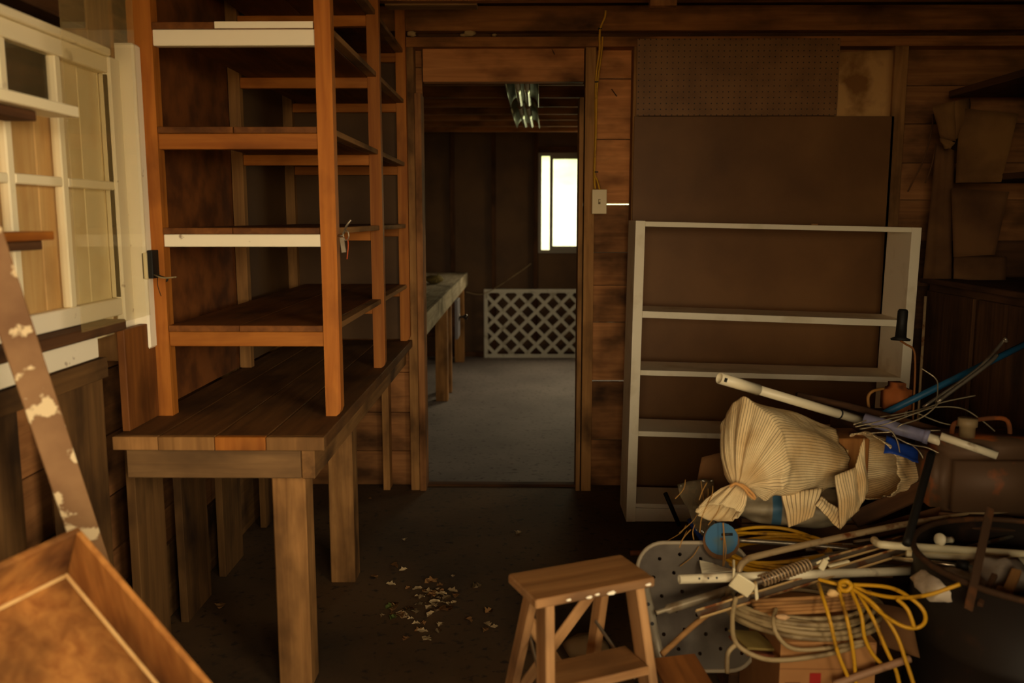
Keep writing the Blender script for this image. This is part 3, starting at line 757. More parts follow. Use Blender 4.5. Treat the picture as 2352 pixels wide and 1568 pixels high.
# light switch and its yellow cable
SWP = solid('cream_switch_plate', (226, 204, 158), 0.4)
sw = thing('light_switch', aY(1376, 462, YB - 0.02), 'cream toggle light switch on the stud beside the doorway', 'light switch')
p0, p1 = aY(1360, 435, YB - 0.03), aY(1393, 491, YB - 0.03)
board('cover_plate', p0.x, p1.x, YB - 0.035, YB - 0.028, p1.z, p0.z, SWP, sw, 0.004)
board('back_box', p0.x + 0.008, p1.x - 0.008, YB - 0.028, YB - 0.001, p1.z + 0.01, p0.z - 0.01, BLACK, sw, 0.002)
cz = (p0.z + p1.z) / 2; cx = (p0.x + p1.x) / 2
board('toggle_slot', cx - 0.005, cx + 0.005, YB - 0.0365, YB - 0.0345, cz - 0.012, cz + 0.012, solid('toggle_slot', (120, 98, 68), 0.6), sw, 0.001)
board('toggle', cx - 0.0035, cx + 0.0035, YB - 0.046, YB - 0.036, cz - 0.002, cz + 0.009, SWP, sw, 0.001)
yc = thing('electric_cable', aY(1372, 300, YB), 'yellow electric cable running down the stud to the light switch', 'cable')
tube('cable_strand', [aY(1391, 24, 4.30), aY(1389, 40, 4.31), aY(1380, 62, 4.32), aY(1377, 85, 4.335), aY(1377, 120, 4.345), aY(1369, 178, 4.35), aY(1368, 300, 4.352), aY(1365, 390, 4.35), aY(1367, 434, 4.335)], 0.0052, YELLOW, yc, 8)
tube('cable_strand', [aY(1384, 84, 4.335), aY(1382, 120, 4.34), aY(1373, 185, 4.345), aY(1370, 240, 4.345), aY(1369, 300, 4.345), aY(1366, 394, 4.342), aY(1371, 412, 4.34), aY(1378, 436, 4.332)], 0.0045, YELLOW, yc, 8)
for py in (66, 188, 395):
    q = aY(1378 if py == 66 else 1370, py, 4.325 if py == 66 else 4.34)
    board('cable_clip', q.x - 0.009, q.x + 0.009, q.y - 0.008, q.y + 0.005, q.z - 0.003, q.z + 0.003, BLACK, yc, 0.001)

# fluff on top of the plate
def lump(name, c, rx, ry, rz, mat, seed, parent=None, amp=0.25, sub=2, fr=3.0):
    rg = random.Random(seed); bmx = bmesh.new(); bmesh.ops.create_icosphere(bmx, subdivisions=sub, radius=1.0)
    ph = [rg.uniform(0, 6.28) for _ in range(6)]
    for v in bmx.verts:
        d = v.co.normalized()
        k = 1 + amp * (math.sin(fr * d.x * 2 + ph[0]) * math.sin(fr * d.y * 2 + ph[1]) + 0.6 * math.sin(fr * d.z * 3 + ph[2]) * math.cos(fr * d.x * 2.5 + ph[3]))
        v.co = Vector((d.x * rx * k, d.y * ry * k, d.z * rz * k))
    return mesh_obj(name, bmx, mat, parent, Matrix.Translation(c), True)
for i, (px, py, s) in enumerate(((945, 78, .022), (1078, 80, .03), (1063, 87, .013), (1135, 83, .012))):
    c = aY(px, py, 4.34); c.z = 2.262 + s * 0.55
    tag(lump('fluff_clump', c, s, 0.012, s * 0.6, NEST, i), ('pale insulation tuft on the beam by the shelf post', 'largest pale insulation tuft on the beam above the doorway', 'small tuft beside the largest insulation clump above the doorway', 'flat little tuft on the beam right of the doorway centre')[i], 'insulation', 'insulation tufts on the beam')

# nails on the boards
for i, (px, py, dx, dy, lb) in enumerate(((1405, 205, 12, 16, 'bent nail in the wall board above the light switch'), (1268, 113, 6, 12, 'bent nail in the board over the doorway'), (1588, 90, -8, -14, 'bent nail above the pegboard edge'))):
    tag(tube('nail', [aY(px, py, YBB - 0.055 if i != 0 else YBB), aY(px + dx / 2, py + dy / 2, YBB - 0.065 if i != 0 else YBB - 0.015), aY(px + dx, py + dy, YBB - 0.07 if i != 0 else YBB - 0.02)], 0.0025, RUSTDK, None, 6), lb, 'nail')

# ================================================================== BOOKCASE
bk = thing('bookcase', (1.12, 4.03, 0), 'wide dull white bookcase leaning slightly to one side with empty shelves', 'bookcase')
BY0, BY1 = 3.90, 4.16
def bkz(px, py): return aY(px, py, BY0).z
sl = -(1.387 - 1.356) / (1.765 - 0.501)
ang = math.atan(-sl)
bot = Vector((0.484, 0, 0)); lean = Vector((0.0135, 0, 1)).normalized()
def bpart(nm, corners, y0, y1):
    bmx = bmesh.new()
    A = [bmx.verts.new((x, y0, z)) for x, z in corners]; B_ = [bmx.verts.new((x, y1, z)) for x, z in corners]
    bmx.faces.new(A); bmx.faces.new(list(reversed(B_)))
    for i in range(4): bmx.faces.new((A[i], B_[i], B_[(i + 1) % 4], A[(i + 1) % 4]))
    bmesh.ops.recalc_face_normals(bmx, faces=bmx.faces)
    bmesh.ops.bevel(bmx, geom=list(bmx.edges), offset=0.0015, segments=1, affect='EDGES')
    return free_obj(nm, bmx, BOOKP, bk)
def lx(x, z): return x + 0.0125 * z
bpart('side_panel', [(0.484, 0), (0.527, 0), (lx(0.527, 1.387), 1.387), (lx(0.484, 1.387), 1.388)], BY0, BY1)
bpart('side_panel', [(1.704, 0), (1.747, 0), (lx(1.747, 1.357), 1.357), (lx(1.704, 1.357), 1.358)], BY0, BY1)
def shelfb(zl, zr, t, nm='shelf'):
    bpart(nm, [(lx(0.5272, zl), zl - t), (lx(1.7038, zr), zr - t), (lx(1.7038, zr), zr), (lx(0.5272, zl), zl)], BY0 + 0.002, BY1)
shelfb(1.384, 1.358, 0.022, 'top_shelf')
shelfb(0.985, 0.945, 0.030); shelfb(0.716, 0.684, 0.024); shelfb(0.432, 0.398, 0.024); shelfb(0.088, 0.060, 0.020, 'bottom_shelf')
bpart('kick_board', [(0.5275, 0.001), (1.7035, 0.001), (1.7035, 0.038), (0.5275, 0.066)], BY0 + 0.002, BY0 + 0.022)
c = aY(1873, 514, 3.95)
o = lump('dirt_lump', Vector((c.x, 3.96, 1.369)), 0.016, 0.01, 0.006, LEAFC, 5); tag(o, 'small crumb of dirt on top of the white bookcase', 'debris')

# ================================================================== BACK ROOM THINGS
bb = thing('back_workbench', (-0.85, 6.8, 0), 'pale weathered workbench against the left side of the back room', 'workbench')
xe0, xe1 = -0.568, -0.462
for i in range(5):
    x0 = XBL + 0.02 + i * 0.145; x1 = x0 + 0.143
    if i == 4: x1 = -0.575
    board('top_plank', x0, x1, 4.62, 8.7, 0.822, 0.86, 'backtop', bb, 0.002)
fy = [4.62, 5.35, 6.1, 6.9, 7.75, 8.70]
for a, b in zip(fy, fy[1:]):
    xa = -0.572 + (a - 4.62) * 0.0; 
    board('fascia_board', -0.573, -0.548, a + 0.002, b - 0.002, 0.735, 0.862, 'backtop', bb, 0.002)
board('leg', -0.665, -0.573, 6.57, 6.66, 0, 0.82, 'stud', bb, 0.003)
board('leg', -0.66, -0.57, 6.90, 6.98, 0, 0.82, 'stud', bb, 0.003)
board('leg', -0.66, -0.57, 8.4, 8.49, 0, 0.82, 'stud', bb, 0.003)
board('leg', -0.66, -0.57, 4.8, 4.89, 0, 0.82, 'stud', bb, 0.003)
dr = board('drawer_front', -0.560, -0.535, 7.15, 7.42, 0.40, 0.725, solid('grey_drawer', (120, 116, 122), 0.5), bb, 0.003); dr['label'] = 'grey drawer front with a round knob'
board('drawer_body', -1.0, -0.561, 7.17, 7.40, 0.42, 0.72, 'dark', bb, 0.002)
bmk = lathe_bm([(0.0, 0.075), (0.018, 0.073), (0.026, 0.06), (0.022, 0.046), (0.010, 0.036), (0.009, 0.008), (0.03, 0.006), (0.032, 0.0), (0.0, 0.0)], 20)
mesh_obj('knob', bmk, solid('dark_knob', (70, 62, 56), 0.15, 0.9), dr, Matrix.Translation((-0.535, 7.28, 0.575)) @ Matrix.Rotation(R(90), 4, 'Y'), True)
# work glove / cloth bundle on that bench
gb = aZ(998, 652, 0.86)
gl = thing('cloth_bundle', (gb.x, gb.y, 0.86), 'rolled olive cloth bundle lying on the back room bench', 'cloth')
lump('roll', Vector((gb.x, gb.y, 0.898)), 0.075, 0.10, 0.040, solid('olive_cloth', (112, 96, 48), 0.9, dirt=(70, 58, 30), dscale=14), 11, gl, 0.12)
tube('tie', [Vector((gb.x + 0.02, gb.y - 0.098, 0.88)), Vector((gb.x + 0.035, gb.y - 0.06, 0.936)), Vector((gb.x + 0.03, gb.y + 0.0, 0.943))], 0.006, solid('olive_cloth', (0, 0, 0)), gl, 6)

# lattice panel
lt = thing('lattice_panel', (0.25, 8.68, 0), 'grey-white garden lattice panel standing against the far wall', 'lattice')
LX0, LX1, LZ0, LZ1 = -0.386, 0.92, 0.012, 0.695
LY = 8.68
fw = 0.038
board('frame_rail', LX0, LX1, LY, LY + 0.022, LZ1 - fw, LZ1, LATP, lt, 0.002)
board('frame_rail', LX0, LX1, LY, LY + 0.022, LZ0 - 0.012, LZ0 + fw - 0.012, LATP, lt, 0.002)
board('frame_stile', LX0, LX0 + fw, LY, LY + 0.022, LZ0 + fw - 0.012, LZ1 - fw, LATP, lt, 0.002)
board('frame_stile', LX1 - fw, LX1, LY, LY + 0.022, LZ0 + fw - 0.012, LZ1 - fw, LATP, lt, 0.002)
ix0, ix1, iz0, iz1 = LX0 + fw, LX1 - fw, LZ0 + fw - 0.012, LZ1 - fw
def clip_slat(c, sgn, w):     # slat band |x*sgn - (z) - c| < w*0.707 clipped to the inner rectangle
    poly = [(ix0, iz0), (ix1, iz0), (ix1, iz1), (ix0, iz1)]
    def cut(poly, fn):
        out = []
        for i, p in enumerate(poly):
            q = poly[(i + 1) % len(poly)]; fp, fq = fn(p), fn(q)
            if fp >= 0: out.append(p)
            if (fp >= 0) != (fq >= 0):
                t = fp / (fp - fq); out.append((p[0] + (q[0] - p[0]) * t, p[1] + (q[1] - p[1]) * t))
        return out
    h = w * 0.7071
    g = lambda p: (p[0] - ix0) * sgn - (p[1] - iz0) - c
    poly = cut(poly, lambda p: h - g(p)); 
    if len(poly) > 2: poly = cut(poly, lambda p: h + g(p))
    return poly if len(poly) > 2 else None
step = 0.1675
for sgn in (1, -1):
    for i in range(-14, 14):
        c = i * step + (0.055 if sgn > 0 else 0.09)
        pl = clip_slat(c, sgn, 0.034)
        if not pl: continue
        area = abs(sum(pl[k][0] * pl[(k + 1) % len(pl)][1] - pl[(k + 1) % len(pl)][0] * pl[k][1] for k in range(len(pl)))) / 2
        if area < 2e-4: continue
        bmx = prism_bm(pl, 0.007)
        for v in bmx.verts: v.co.y += LY + (0.007 if sgn > 0 else 0.0145)
        free_obj('slat', bmx, LATP, lt)

# twin-tube lamps on the back room ceiling
def lamp(name, y0, y1, xa, xb, zl, label):
    ln = thing(name, ((xa + xb) / 2, (y0 + y1) / 2, zl + 0.08), label, 'ceiling lamp', 'twin tube lamps on the back room ceiling')
    A, B = Vector((xa, y0, zl)), Vector((xb, y1, zl))
    up = Vector((0, 0, 1)); d = (B - A).normalized(); side = d.cross(up).normalized()
    def off(p, s, z): return p + side * s + up * z
    beam('housing', off(A, 0, 0.062), off(B, 0, 0.062), 0.07, 0.055, solid('lamp_housing', (120, 112, 92), 0.4, 0.6), ln)
    for s in (-0.026, 0.026):
        pts = [off(A, s, 0.016) + d * 0.01, off(B, s, 0.016) - d * 0.01]
        free_obj('lamp_tube', tube_bm(pts, 0.017, 14), TUBEGLASS, ln, True)
        for p, q in ((off(A, s, 0.016), off(A, s, 0.016) + d * 0.012), (off(B, s, 0.016) - d * 0.012, off(B, s, 0.016))):
            free_obj('end_cap', tube_bm([p, q], 0.019, 14), solid('lamp_cap', (150, 118, 92), 0.5, 0.3), ln, True)
    for s in (-1, 1):
        bmx = bmesh.new(); prof = []
        for k in range(9):
            t = k / 8
            prof.append((s * (0.037 + 0.05 * math.sin(t * 1.45)), 0.058 - 0.075 * (1 - math.cos(t * 1.45))))
        outer = [(p[0] + s * 0.003, p[1] + 0.002) for p in prof]
        rA = [[bmx.verts.new(off(P, q[0], q[1])) for q in prof] for P in (A + d * 0.02, B - d * 0.02)]
        rB = [[bmx.verts.new(off(P, q[0], q[1])) for q in outer] for P in (A + d * 0.02, B - d * 0.02)]
        for r0 in (rA, rB):
            for k in range(8): bmx.faces.new((r0[0][k], r0[0][k + 1], r0[1][k + 1], r0[1][k]))
        for e in (0, 1):
            for k in range(8): bmx.faces.new((rA[e][k], rA[e][k + 1], rB[e][k + 1], rB[e][k]))
        for k in (0, 8): bmx.faces.new((rA[0][k], rA[1][k], rB[1][k], rB[0][k]))
        bmesh.ops.recalc_face_normals(bmx, faces=bmx.faces)
        free_obj('reflector', bmx, CHROME, ln, True)
lamp('tube_lamp', 4.53, 5.70, -0.010, 0.012, 2.100, 'nearer twin tube ceiling lamp with curved metal reflectors')
lamp('tube_lamp', 5.84, 7.05, 0.008, 0.045, 2.105, 'farther twin tube ceiling lamp behind the first one')
# thin wire drooping along the far wall
o = tube('drooping_wire', [aY(1070, 670, 8.6), aY(1105, 676, 8.62), aY(1140, 660, 8.65), aY(1170, 640, 8.66), aY(1200, 620, 8.7), aY(1220, 605, 8.72)], 0.004, HOSE, None, 6); tag(o, 'thin wire drooping from the back room bench to the far wall', 'wire')

# ================================================================== STEP STOOL
yw = R(24.0)
st = thing('step_stool', (0.134, 1.876, 0), 'small worn wooden step stool with flat top and splayed legs', 'step stool')
SM = Matrix.Translation((0.134, 1.876, 0)) @ Matrix.Rotation(yw, 4, 'Z')
def sp(x, y, z): return SM @ Vector((x, y, z))
LN = (sp(1, 0, 0) - sp(0, 0, 0)); DP = (sp(0, 1, 0) - sp(0, 0, 0))
def sboard(nm, a, b, w, t, up, mat='stool', bev=0.003): return beam(nm, sp(*a), sp(*b), w, t, mat, st, up, bev)
sboard('top_board', (-0.148, 0, 0.588), (0.148, 0, 0.588), 0.150, 0.021, Vector((0, 0, 1)))
sboard('dark_tread', (-0.145, 0, 0.599), (0.145, 0, 0.599), 0.145, 0.0012, Vector((0, 0, 1)), 'stooltop', 0.0005)  # thin darker layer laid over the top board
FT, FB, RB = -0.045, -0.155, 0.23
for s in (-1, 1):
    sboard('front_leg', (s * 0.112, FT, 0.578), (s * 0.155, FB, 0.0), 0.055, 0.022, LN)
    sboard('rear_leg', (s * 0.092, 0.055, 0.578), (s * 0.125, RB, 0.0), 0.040, 0.020, LN)
def fl(z): t = (0.578 - z) / 0.578; return FT + (FB - FT) * t, 0.112 + 0.043 * t
for z in (0.405, 0.21):
    y, x = fl(z); sboard('step', (-x + 0.013, y + 0.012, z), (x - 0.013, y + 0.012, z), 0.105, 0.020, Vector((0, 0, 1)))
    sboard('dark_tread', (-x + 0.016, y + 0.013, z + 0.0106), (x - 0.016, y + 0.013, z + 0.0106), 0.100, 0.0012, Vector((0, 0, 1)), 'stooltop', 0.0005)
def rl(z): t = (0.578 - z) / 0.578; return 0.055 + (RB - 0.055) * t, 0.092 + 0.033 * t
y1, x1 = rl(0.52); y2, x2 = rl(0.22)
sboard('cross_brace', (x1, y1 + 0.015, 0.53), (-x2, y2 + 0.015, 0.20), 0.030, 0.010, DP)
sboard('cross_brace', (-x1, y1 + 0.026, 0.48), (x2, y2 + 0.026, 0.16), 0.030, 0.010, DP)
y3, x3 = rl(0.10); sboard('rear_rail', (-x3, y3 + 0.015, 0.10), (x3, y3 + 0.015, 0.10), 0.035, 0.012, DP)
for s in (-1, 1):
    ya, xa = fl(0.37); yb, xb = rl(0.43)
    sboard('spreader', (s * (xb - 0.013), yb - 0.01, 0.435), (s * (xa - 0.0135), ya + 0.03, 0.355), 0.010, 0.004, LN, STEEL, 0.001)

for i, (lx_, sz) in enumerate(((-0.07, 0.004), (-0.02, 0.005), (0.0, 0.004), (0.035, 0.007), (0.13, 0.005))):
    p_ = sp(lx_, -0.0752, 0.586 - 0.003 * (i % 2))
    mesh_obj('paint_chip', prism_bm([(sz * math.cos(R(60 * k)) * 1.6, sz * 0.7 * math.sin(R(60 * k)) * (0.8 + 0.3 * (k % 2))) for k in range(6)], 0.0012), WHITEP, st, Matrix.Translation(p_) @ Matrix.Rotation(yw, 4, 'Z'))
# ================================================================== LEAVES ON THE FLOOR
def leaf_bm(seed, L):
    rg = random.Random(seed); bmx = bmesh.new(); n = 6; rows = []
    c1, c2 = rg.uniform(-0.5, 0.8), rg.uniform(0.1, 0.7)
    for i in range(n + 1):
        t = i / n; w = L * 0.34 * math.sin(math.pi * (t * 0.94 + 0.03)) * (1 + 0.35 * math.sin(i * 2.6 + seed)); x = (t - 0.5) * L
        zz = c1 * L * 0.5 * (t - 0.5) ** 2
        rows.append([bmx.verts.new((x, s * w, zz + abs(s) * w * c2 + 0.12 * L * rg.random())) for s in (-1, 0, 1)])
    for i in range(n):
        for k in range(2): bmx.faces.new((rows[i][k], rows[i][k + 1], rows[i + 1][k + 1], rows[i + 1][k]))
    mz = min(v.co.z for v in bmx.verts)
    for v in bmx.verts: v.co.z -= mz
    ex = bmesh.ops.solidify(bmx, geom=list(bmx.faces), thickness=0.0006)
    return bmx
leafmesh = []
for i in range(8):
    bmx = leaf_bm(i, 1.0); me = bpy.data.meshes.new('dry_leaf'); bmx.to_mesh(me); bmx.free()
    me.materials.append((LEAFA, LEAFC, LEAFB, LEAFA, LEAFC, LEAFA, LEAFC, LEAFA)[i]); leafmesh.append(me)
rg = random.Random(3)
spots = []
for i in range(70):
    if i < 34: px, py = rg.gauss(1000, 22), rg.gauss(1382, 22)
    elif i < 50: px, py = rg.gauss(925, 22), rg.gauss(1402, 14)
    elif i < 58: px, py = rg.gauss(960, 30), rg.gauss(1440, 16)
    else: px, py = rg.uniform(860, 1150), rg.uniform(1300, 1450)
    spots.append((px, py, rg.uniform(0.022, 0.045)))
spots += [(1190, 1225, .04), (860, 1325, .04), (760, 1200, .03), (990, 1335, .06), (1095, 1348, .045), (880, 1415, .03), (505, 1392, .05), (850, 1145, .02), (930, 1240, .03)]
for i, (px, py, s) in enumerate(spots):
    p = aZ(px, py, 0.0)
    o = bpy.data.objects.new('dry_leaf', leafmesh[(i * 5 + 3) % 8 if 34 <= i < 50 and i % 3 == 0 else rg.choice((0, 1, 3, 4, 5, 6, 7) if not (34 <= i < 44) else (2, 2, 0, 1))]); C.objects.link(o)
    stack = 0.012 * rg.random() if i < 34 else 0.0
    o.matrix_basis = Matrix.Translation((p.x, p.y, 0.0005 + stack)) @ Matrix.Rotation(rg.uniform(0, 6.28), 4, 'Z') @ Matrix.Rotation(rg.uniform(-0.2, 0.2), 4, 'X') @ Matrix.Scale(s, 4)
    tag(o, 'curled dry leaf lying on the dusty floor before the doorway', 'leaf', 'dry leaves scattered on the floor')

# ================================================================== RIGHT SIDE: dark cabinet, wall shelves, cardboard
cb = thing('dark_cabinet', (2.25, 3.55, 0), 'low dark wooden cabinet along the right wall behind the junk pile', 'cabinet')
board('cabinet_body', 1.99, 2.66, 2.82, 4.28, 0.0, 1.085, 'dark', cb, 0.004)
board('cabinet_top', 1.95, 2.70, 2.80, 4.30, 1.086, 1.112, 'dark', cb, 0.004)
for y0 in (2.86, 3.34, 3.82): board('cabinet_door', 1.972, 1.989, y0, y0 + 0.44, 0.08, 1.05, 'dark', cb, 0.003)
ws = thing('wall_shelf', (2.4, 3.7, 1.55), 'dark plank shelves fixed along the right wall above the cabinet', 'shelf')
board('shelf_plank', 2.10, 2.79, 2.9, 4.28, 1.565, 1.592, 'dark', ws, 0.003)
board('shelf_plank', 2.02, 2.79, 2.9, 4.28, 1.965, 1.995, 'dark', ws, 0.003)
for y in (3.2, 4.2):
    board('upright', 2.74, 2.79, y, y + 0.05, 1.115, 2.3, 'dark', ws, 0.003)
def hung(name, label, cat, px4, Y4, mat, wav, seed, bow=0.0, thick=0.003):
    c = [aY(px, py, y) for (px, py), y in zip(px4, Y4)]
    o = free_obj(name, sheet_bm(c[0], c[1], c[2], c[3], 10, 8, wav, thick, seed, bow), mat, None, True)
    return tag(o, label, cat)
hung('cardboard_sheet', 'large curled cardboard sheet standing on the upper wall shelf gap', 'cardboard', ((2195, 420), (2300, 418), (2205, 248), (2340, 262)), (4.0, 3.9, 4.05, 3.95), PAPER, 0.006, 21)
hung('cardboard_sheet', 'cardboard sheet hanging below the wall shelf plank', 'cardboard', ((2190, 590), (2285, 585), (2185, 432), (2318, 440)), (4.05, 3.98, 4.06, 4.0), CARDDK, 0.006, 22)
hung('cardboard_sheet', 'short cardboard piece standing on the dark cabinet top', 'cardboard', ((2190, 640), (2310, 650), (2190, 585), (2312, 590)), (4.12, 4.1, 4.14, 4.12), CARDDK, 0.004, 23)
pb_ = thing('paper_bag', aY(2175, 290, 4.1), 'crumpled yellowish paper bag hanging from the shelf edge', 'paper bag')
free_obj('bag_front', sheet_bm(aY(2160, 315, 4.05), aY(2195, 325, 4.02), aY(2142, 245, 4.05), aY(2192, 232, 4.02), 8, 8, 0.005, 0.003, 31, 0.02), PAPER, pb_, True)
free_obj('bag_bottom', sheet_bm(aY(2172, 340, 4.05), aY(2182, 342, 4.03), aY(2160, 316, 4.05), aY(2196, 326, 4.02), 6, 6, 0.004, 0.003, 32, 0.01), PAPER, pb_, True)
free_obj('bag_side', sheet_bm(aY(2197, 320, 4.02), aY(2225, 300, 4.08), aY(2194, 232, 4.02), aY(2228, 225, 4.08), 6, 6, 0.004, 0.003, 33, 0.01), PAPER, pb_, True)
hung('kraft_strip', 'long torn brown paper strip hanging beside the stud', 'paper', ((2120, 640), (2185, 640), (2150, 330), (2192, 345)), (4.2, 4.15, 4.2, 4.15), CARDDK, 0.008, 24)
for i, pts in enumerate((((2143, 262), (2140, 300), (2120, 370), (2100, 410), (2085, 440)), ((2150, 330), (2140, 380), (2125, 420)))):
    o = tube('dry_vine', [aY(x, y, 4.22) for x, y in pts], 0.004, CARDDK, None, 6); tag(o, ('long dry vine stem hanging beside the stud', 'short dry vine stem beside the paper strip')[i], 'vine')
o = tube('thin_rod', [aY(2126, 680, 3.7), Vector((aY(2126, 680, 3.7).x - 0.03, 3.62, 0.0))], 0.006, TUBESTEEL, None, 8); tag(o, 'thin upright rod standing beside the white bookcase', 'rod')

# ================================================================== JUNK PILE
def T(name, label, cat, pts, r, mat, sides=10, n=6, parent=None, group=None):
    o = tube(name, [aY(*p) for p in pts], r, mat, parent, sides, n)
    if parent is None: tag(o, label, cat, group)
    return o
# hidden carriers
cr = thing('wooden_crate', (1.02, 2.85, 0), 'dark slatted wooden crate under the striped cloth', 'crate')
for k in range(3):
    z0 = 0.01 + k * 0.155
    board('front_slat', 0.68, 1.36, 2.60, 2.615, z0, z0 + 0.14, 'dark', cr)
    board('back_slat', 0.68, 1.36, 3.10, 3.115, z0, z0 + 0.14, 'dark', cr)
    board('side_slat', 0.68, 0.695, 2.616, 3.099, z0, z0 + 0.14, 'dark', cr)
    board('side_slat', 1.345, 1.36, 2.616, 3.099, z0, z0 + 0.14, 'dark', cr)
for k in range(4): board('lid_slat', 0.68, 1.36, 2.60 + k * 0.13, 2.60 + k * 0.13 + 0.122, 0.464, 0.478, 'dark', cr)
cr2 = thing('wooden_crate', (1.60, 2.75, 0), 'dark crate under the rusty tank', 'crate')
for k in range(3):
    z0 = 0.01 + k * 0.17
    board('front_slat', 1.365, 1.87, 2.40, 2.415, z0, z0 + 0.16, 'dark', cr2)
    board('side_slat', 1.365, 1.38, 2.416, 3.08, z0, z0 + 0.16, 'dark', cr2)
    board('side_slat', 1.855, 1.87, 2.416, 3.08, z0, z0 + 0.16, 'dark', cr2)
board('lid', 1.365, 1.87, 2.40, 3.08, 0.512, 0.53, 'dark', cr2)
cx0, cx1 = aY(1792, 1510, 1.98).x, aY(2012, 1510, 1.98).x
bx = thing('cardboard_box', ((cx0 + cx1) / 2, 2.15, 0), 'brown cardboard box with a red square under the hose coil', 'box')
board('front_side', cx0, cx1, 1.98, 1.984, 0, 0.385, CARD, bx, 0)
board('back_side', cx0, cx1, 2.336, 2.34, 0, 0.385, CARD, bx, 0)
board('left_side', cx0, cx0 + 0.004, 1.984, 2.336, 0, 0.385, CARD, bx, 0)
board('right_side', cx1 - 0.004, cx1, 1.984, 2.336, 0, 0.385, CARD, bx, 0)
board('top_flap', cx0, cx1, 1.98, 2.155, 0.386, 0.390, CARD, bx, 0)
board('top_flap', cx0, cx1, 2.158, 2.34, 0.386, 0.390, CARD, bx, 0)
q0, q1 = aY(1860, 1545, 1.98), aY(1884, 1575, 1.98)
board('red_square', q0.x, q1.x, 1.9785, 1.9799, q1.z, q0.z, RED, bx, 0)['label'] = 'red printed square'
q0, q1 = aY(1803, 1566, 1.98), aY(1836, 1600, 1.98)
board('printed_frame', q0.x, q1.x, 1.9785, 1.9799, q1.z, q0.z, solid('brown_print', (120, 78, 44), 0.8), bx, 0)
qz = aY(1900, 1535, 1.98).z
board('tape_strip', cx0, cx1, 1.9787, 1.9799, qz - 0.002, qz, solid('tape_edge', (136, 92, 54), 0.7), bx, 0)

# black drum with rubbish
DCX, DCY, DR, DZ = 1.285, 2.06, 0.295, 0.575
dm = thing('black_drum', (DCX, DCY, 0), 'big open black drum filled with rubbish at the pile edge', 'drum')
prof = [(0, 0.002), (DR - .01, 0.0), (DR, 0.012), (DR, 0.18), (DR + 0.006, 0.19), (DR, 0.20), (DR, 0.37), (DR + 0.006, 0.38), (DR, 0.39), (DR, DZ - 0.012)]
mesh_obj('drum_shell', lathe_bm(prof + [(DR - 0.004, DZ - 0.012), (DR - 0.004, 0.03), (0, 0.03)], 48), DRUM, dm, Matrix.Translation((DCX, DCY, 0)), True)
rimp = [Vector((DCX + (DR) * math.cos(a * math.pi / 24), DCY + (DR) * math.sin(a * math.pi / 24), DZ - 0.008)) for a in range(48)]
free_obj('drum_rim', tube_bm(rimp, 0.008, 8, True), RUSTST, dm, True)
mesh_obj('rubbish_fill', lathe_bm([(0, 0.50), (0.15, 0.492), (DR - 0.006, 0.47), (DR - 0.006, 0.40), (0, 0.40)], 32), solid('dark_rubbish', (58, 42, 28), 0.95, dirt=(100, 78, 52), dscale=22, dth=0.55, bumpd=0.02), dm, Matrix.Translation((DCX, DCY, 0)), True)
o = lump('plastic_bag', aY(2185, 1345, 2.02), 0.085, 0.07, 0.035, solid('white_bag', (206, 190, 168), 0.5, dirt=(160, 140, 110), dscale=14), 41, None, 0.15, 3); tag(o, 'crumpled white plastic bag on the rubbish in the drum', 'bag')
o = lump('plastic_bag', aY(2290, 1325, 2.08), 0.075, 0.06, 0.05, solid('grey_bag', (150, 136, 122), 0.5, dirt=(110, 96, 80), dscale=14), 42, None, 0.15, 3); tag(o, 'dull grey plastic bag in the drum behind the rusty strap', 'bag')
for i, (p, q, w, lb) in enumerate((((2300, 1395, 1.90), (2335, 1310, 2.0), 0.022, 'broken tan wood stick poking out of the drum'), ((2275, 1395, 1.89), (2300, 1350, 1.95), 0.016, 'short brown wood stick lying in the drum'), ((2250, 1390, 1.88), (2285, 1320, 1.96), 0.013, 'thin dark wood stick in the drum beside the strap'))):
    tag(beam('wood_stick', aY(*p), aY(*q), w, 0.012, 'stud' if i != 2 else 'dark', None), lb, 'stick', 'sticks in the drum')
o = lump('stone', aY(2342, 1392, 1.88), 0.03, 0.03, 0.022, solid('grey_stone', (140, 132, 112), 0.9, dirt=(96, 84, 66), dscale=40), 44, None, 0.12); tag(o, 'grey stone in the drum near the rim', 'stone')

# perforated bath seat with its leg
bs = thing('bath_seat', aY(1600, 1390, 2.28), 'grey perforated plastic bath seat standing on edge behind the stool', 'bath seat')
sa, sb_, sc_ = aY(1478, 1270, 2.34), aY(1722, 1270, 2.36), aY(1500, 1510, 2.22)
ex = (sb_ - sa).normalized(); ey = (sa - sc_); ey = (ey - ex * ey.dot(ex)).normalized(); ez = ex.cross(ey)
wS, hS = 0.31, 0.33
def rrect(w, h, r, n=6):
    out = []
    for cx_, cy_, a0 in ((w / 2 - r, h / 2 - r, 0), (-w / 2 + r, h / 2 - r, 90), (-w / 2 + r, -h / 2 + r, 180), (w / 2 - r, -h / 2 + r, 270)):
        for k in range(n + 1): out.append((cx_ + r * math.cos(R(a0 + 90 * k / n)), cy_ + r * math.sin(R(a0 + 90 * k / n))))
    return out
holes = []
for i in range(5):
    for j in range(6):
        hx, hy = -0.115 + i * 0.058 + (0.02 if j % 2 else 0), -0.125 + j * 0.05 + 0.012 * (i % 2)
        if abs(hx) < 0.135: holes.append(circle(hx, hy, 0.0055, 8))
ctr = (aY(1598, 1390, 2.285))
MS = Matrix((ex, ey, ez)).transposed().to_4x4(); MS.translation = ctr
mesh_obj('seat_plate', curve_plate(rrect(wS, hS, 0.075), holes, 0.012), BATHGREY, bs, MS)
rim = [MS @ Vector((x, y, 0.004)) for x, y in rrect(wS + 0.008, hS + 0.008, 0.078, 8)]
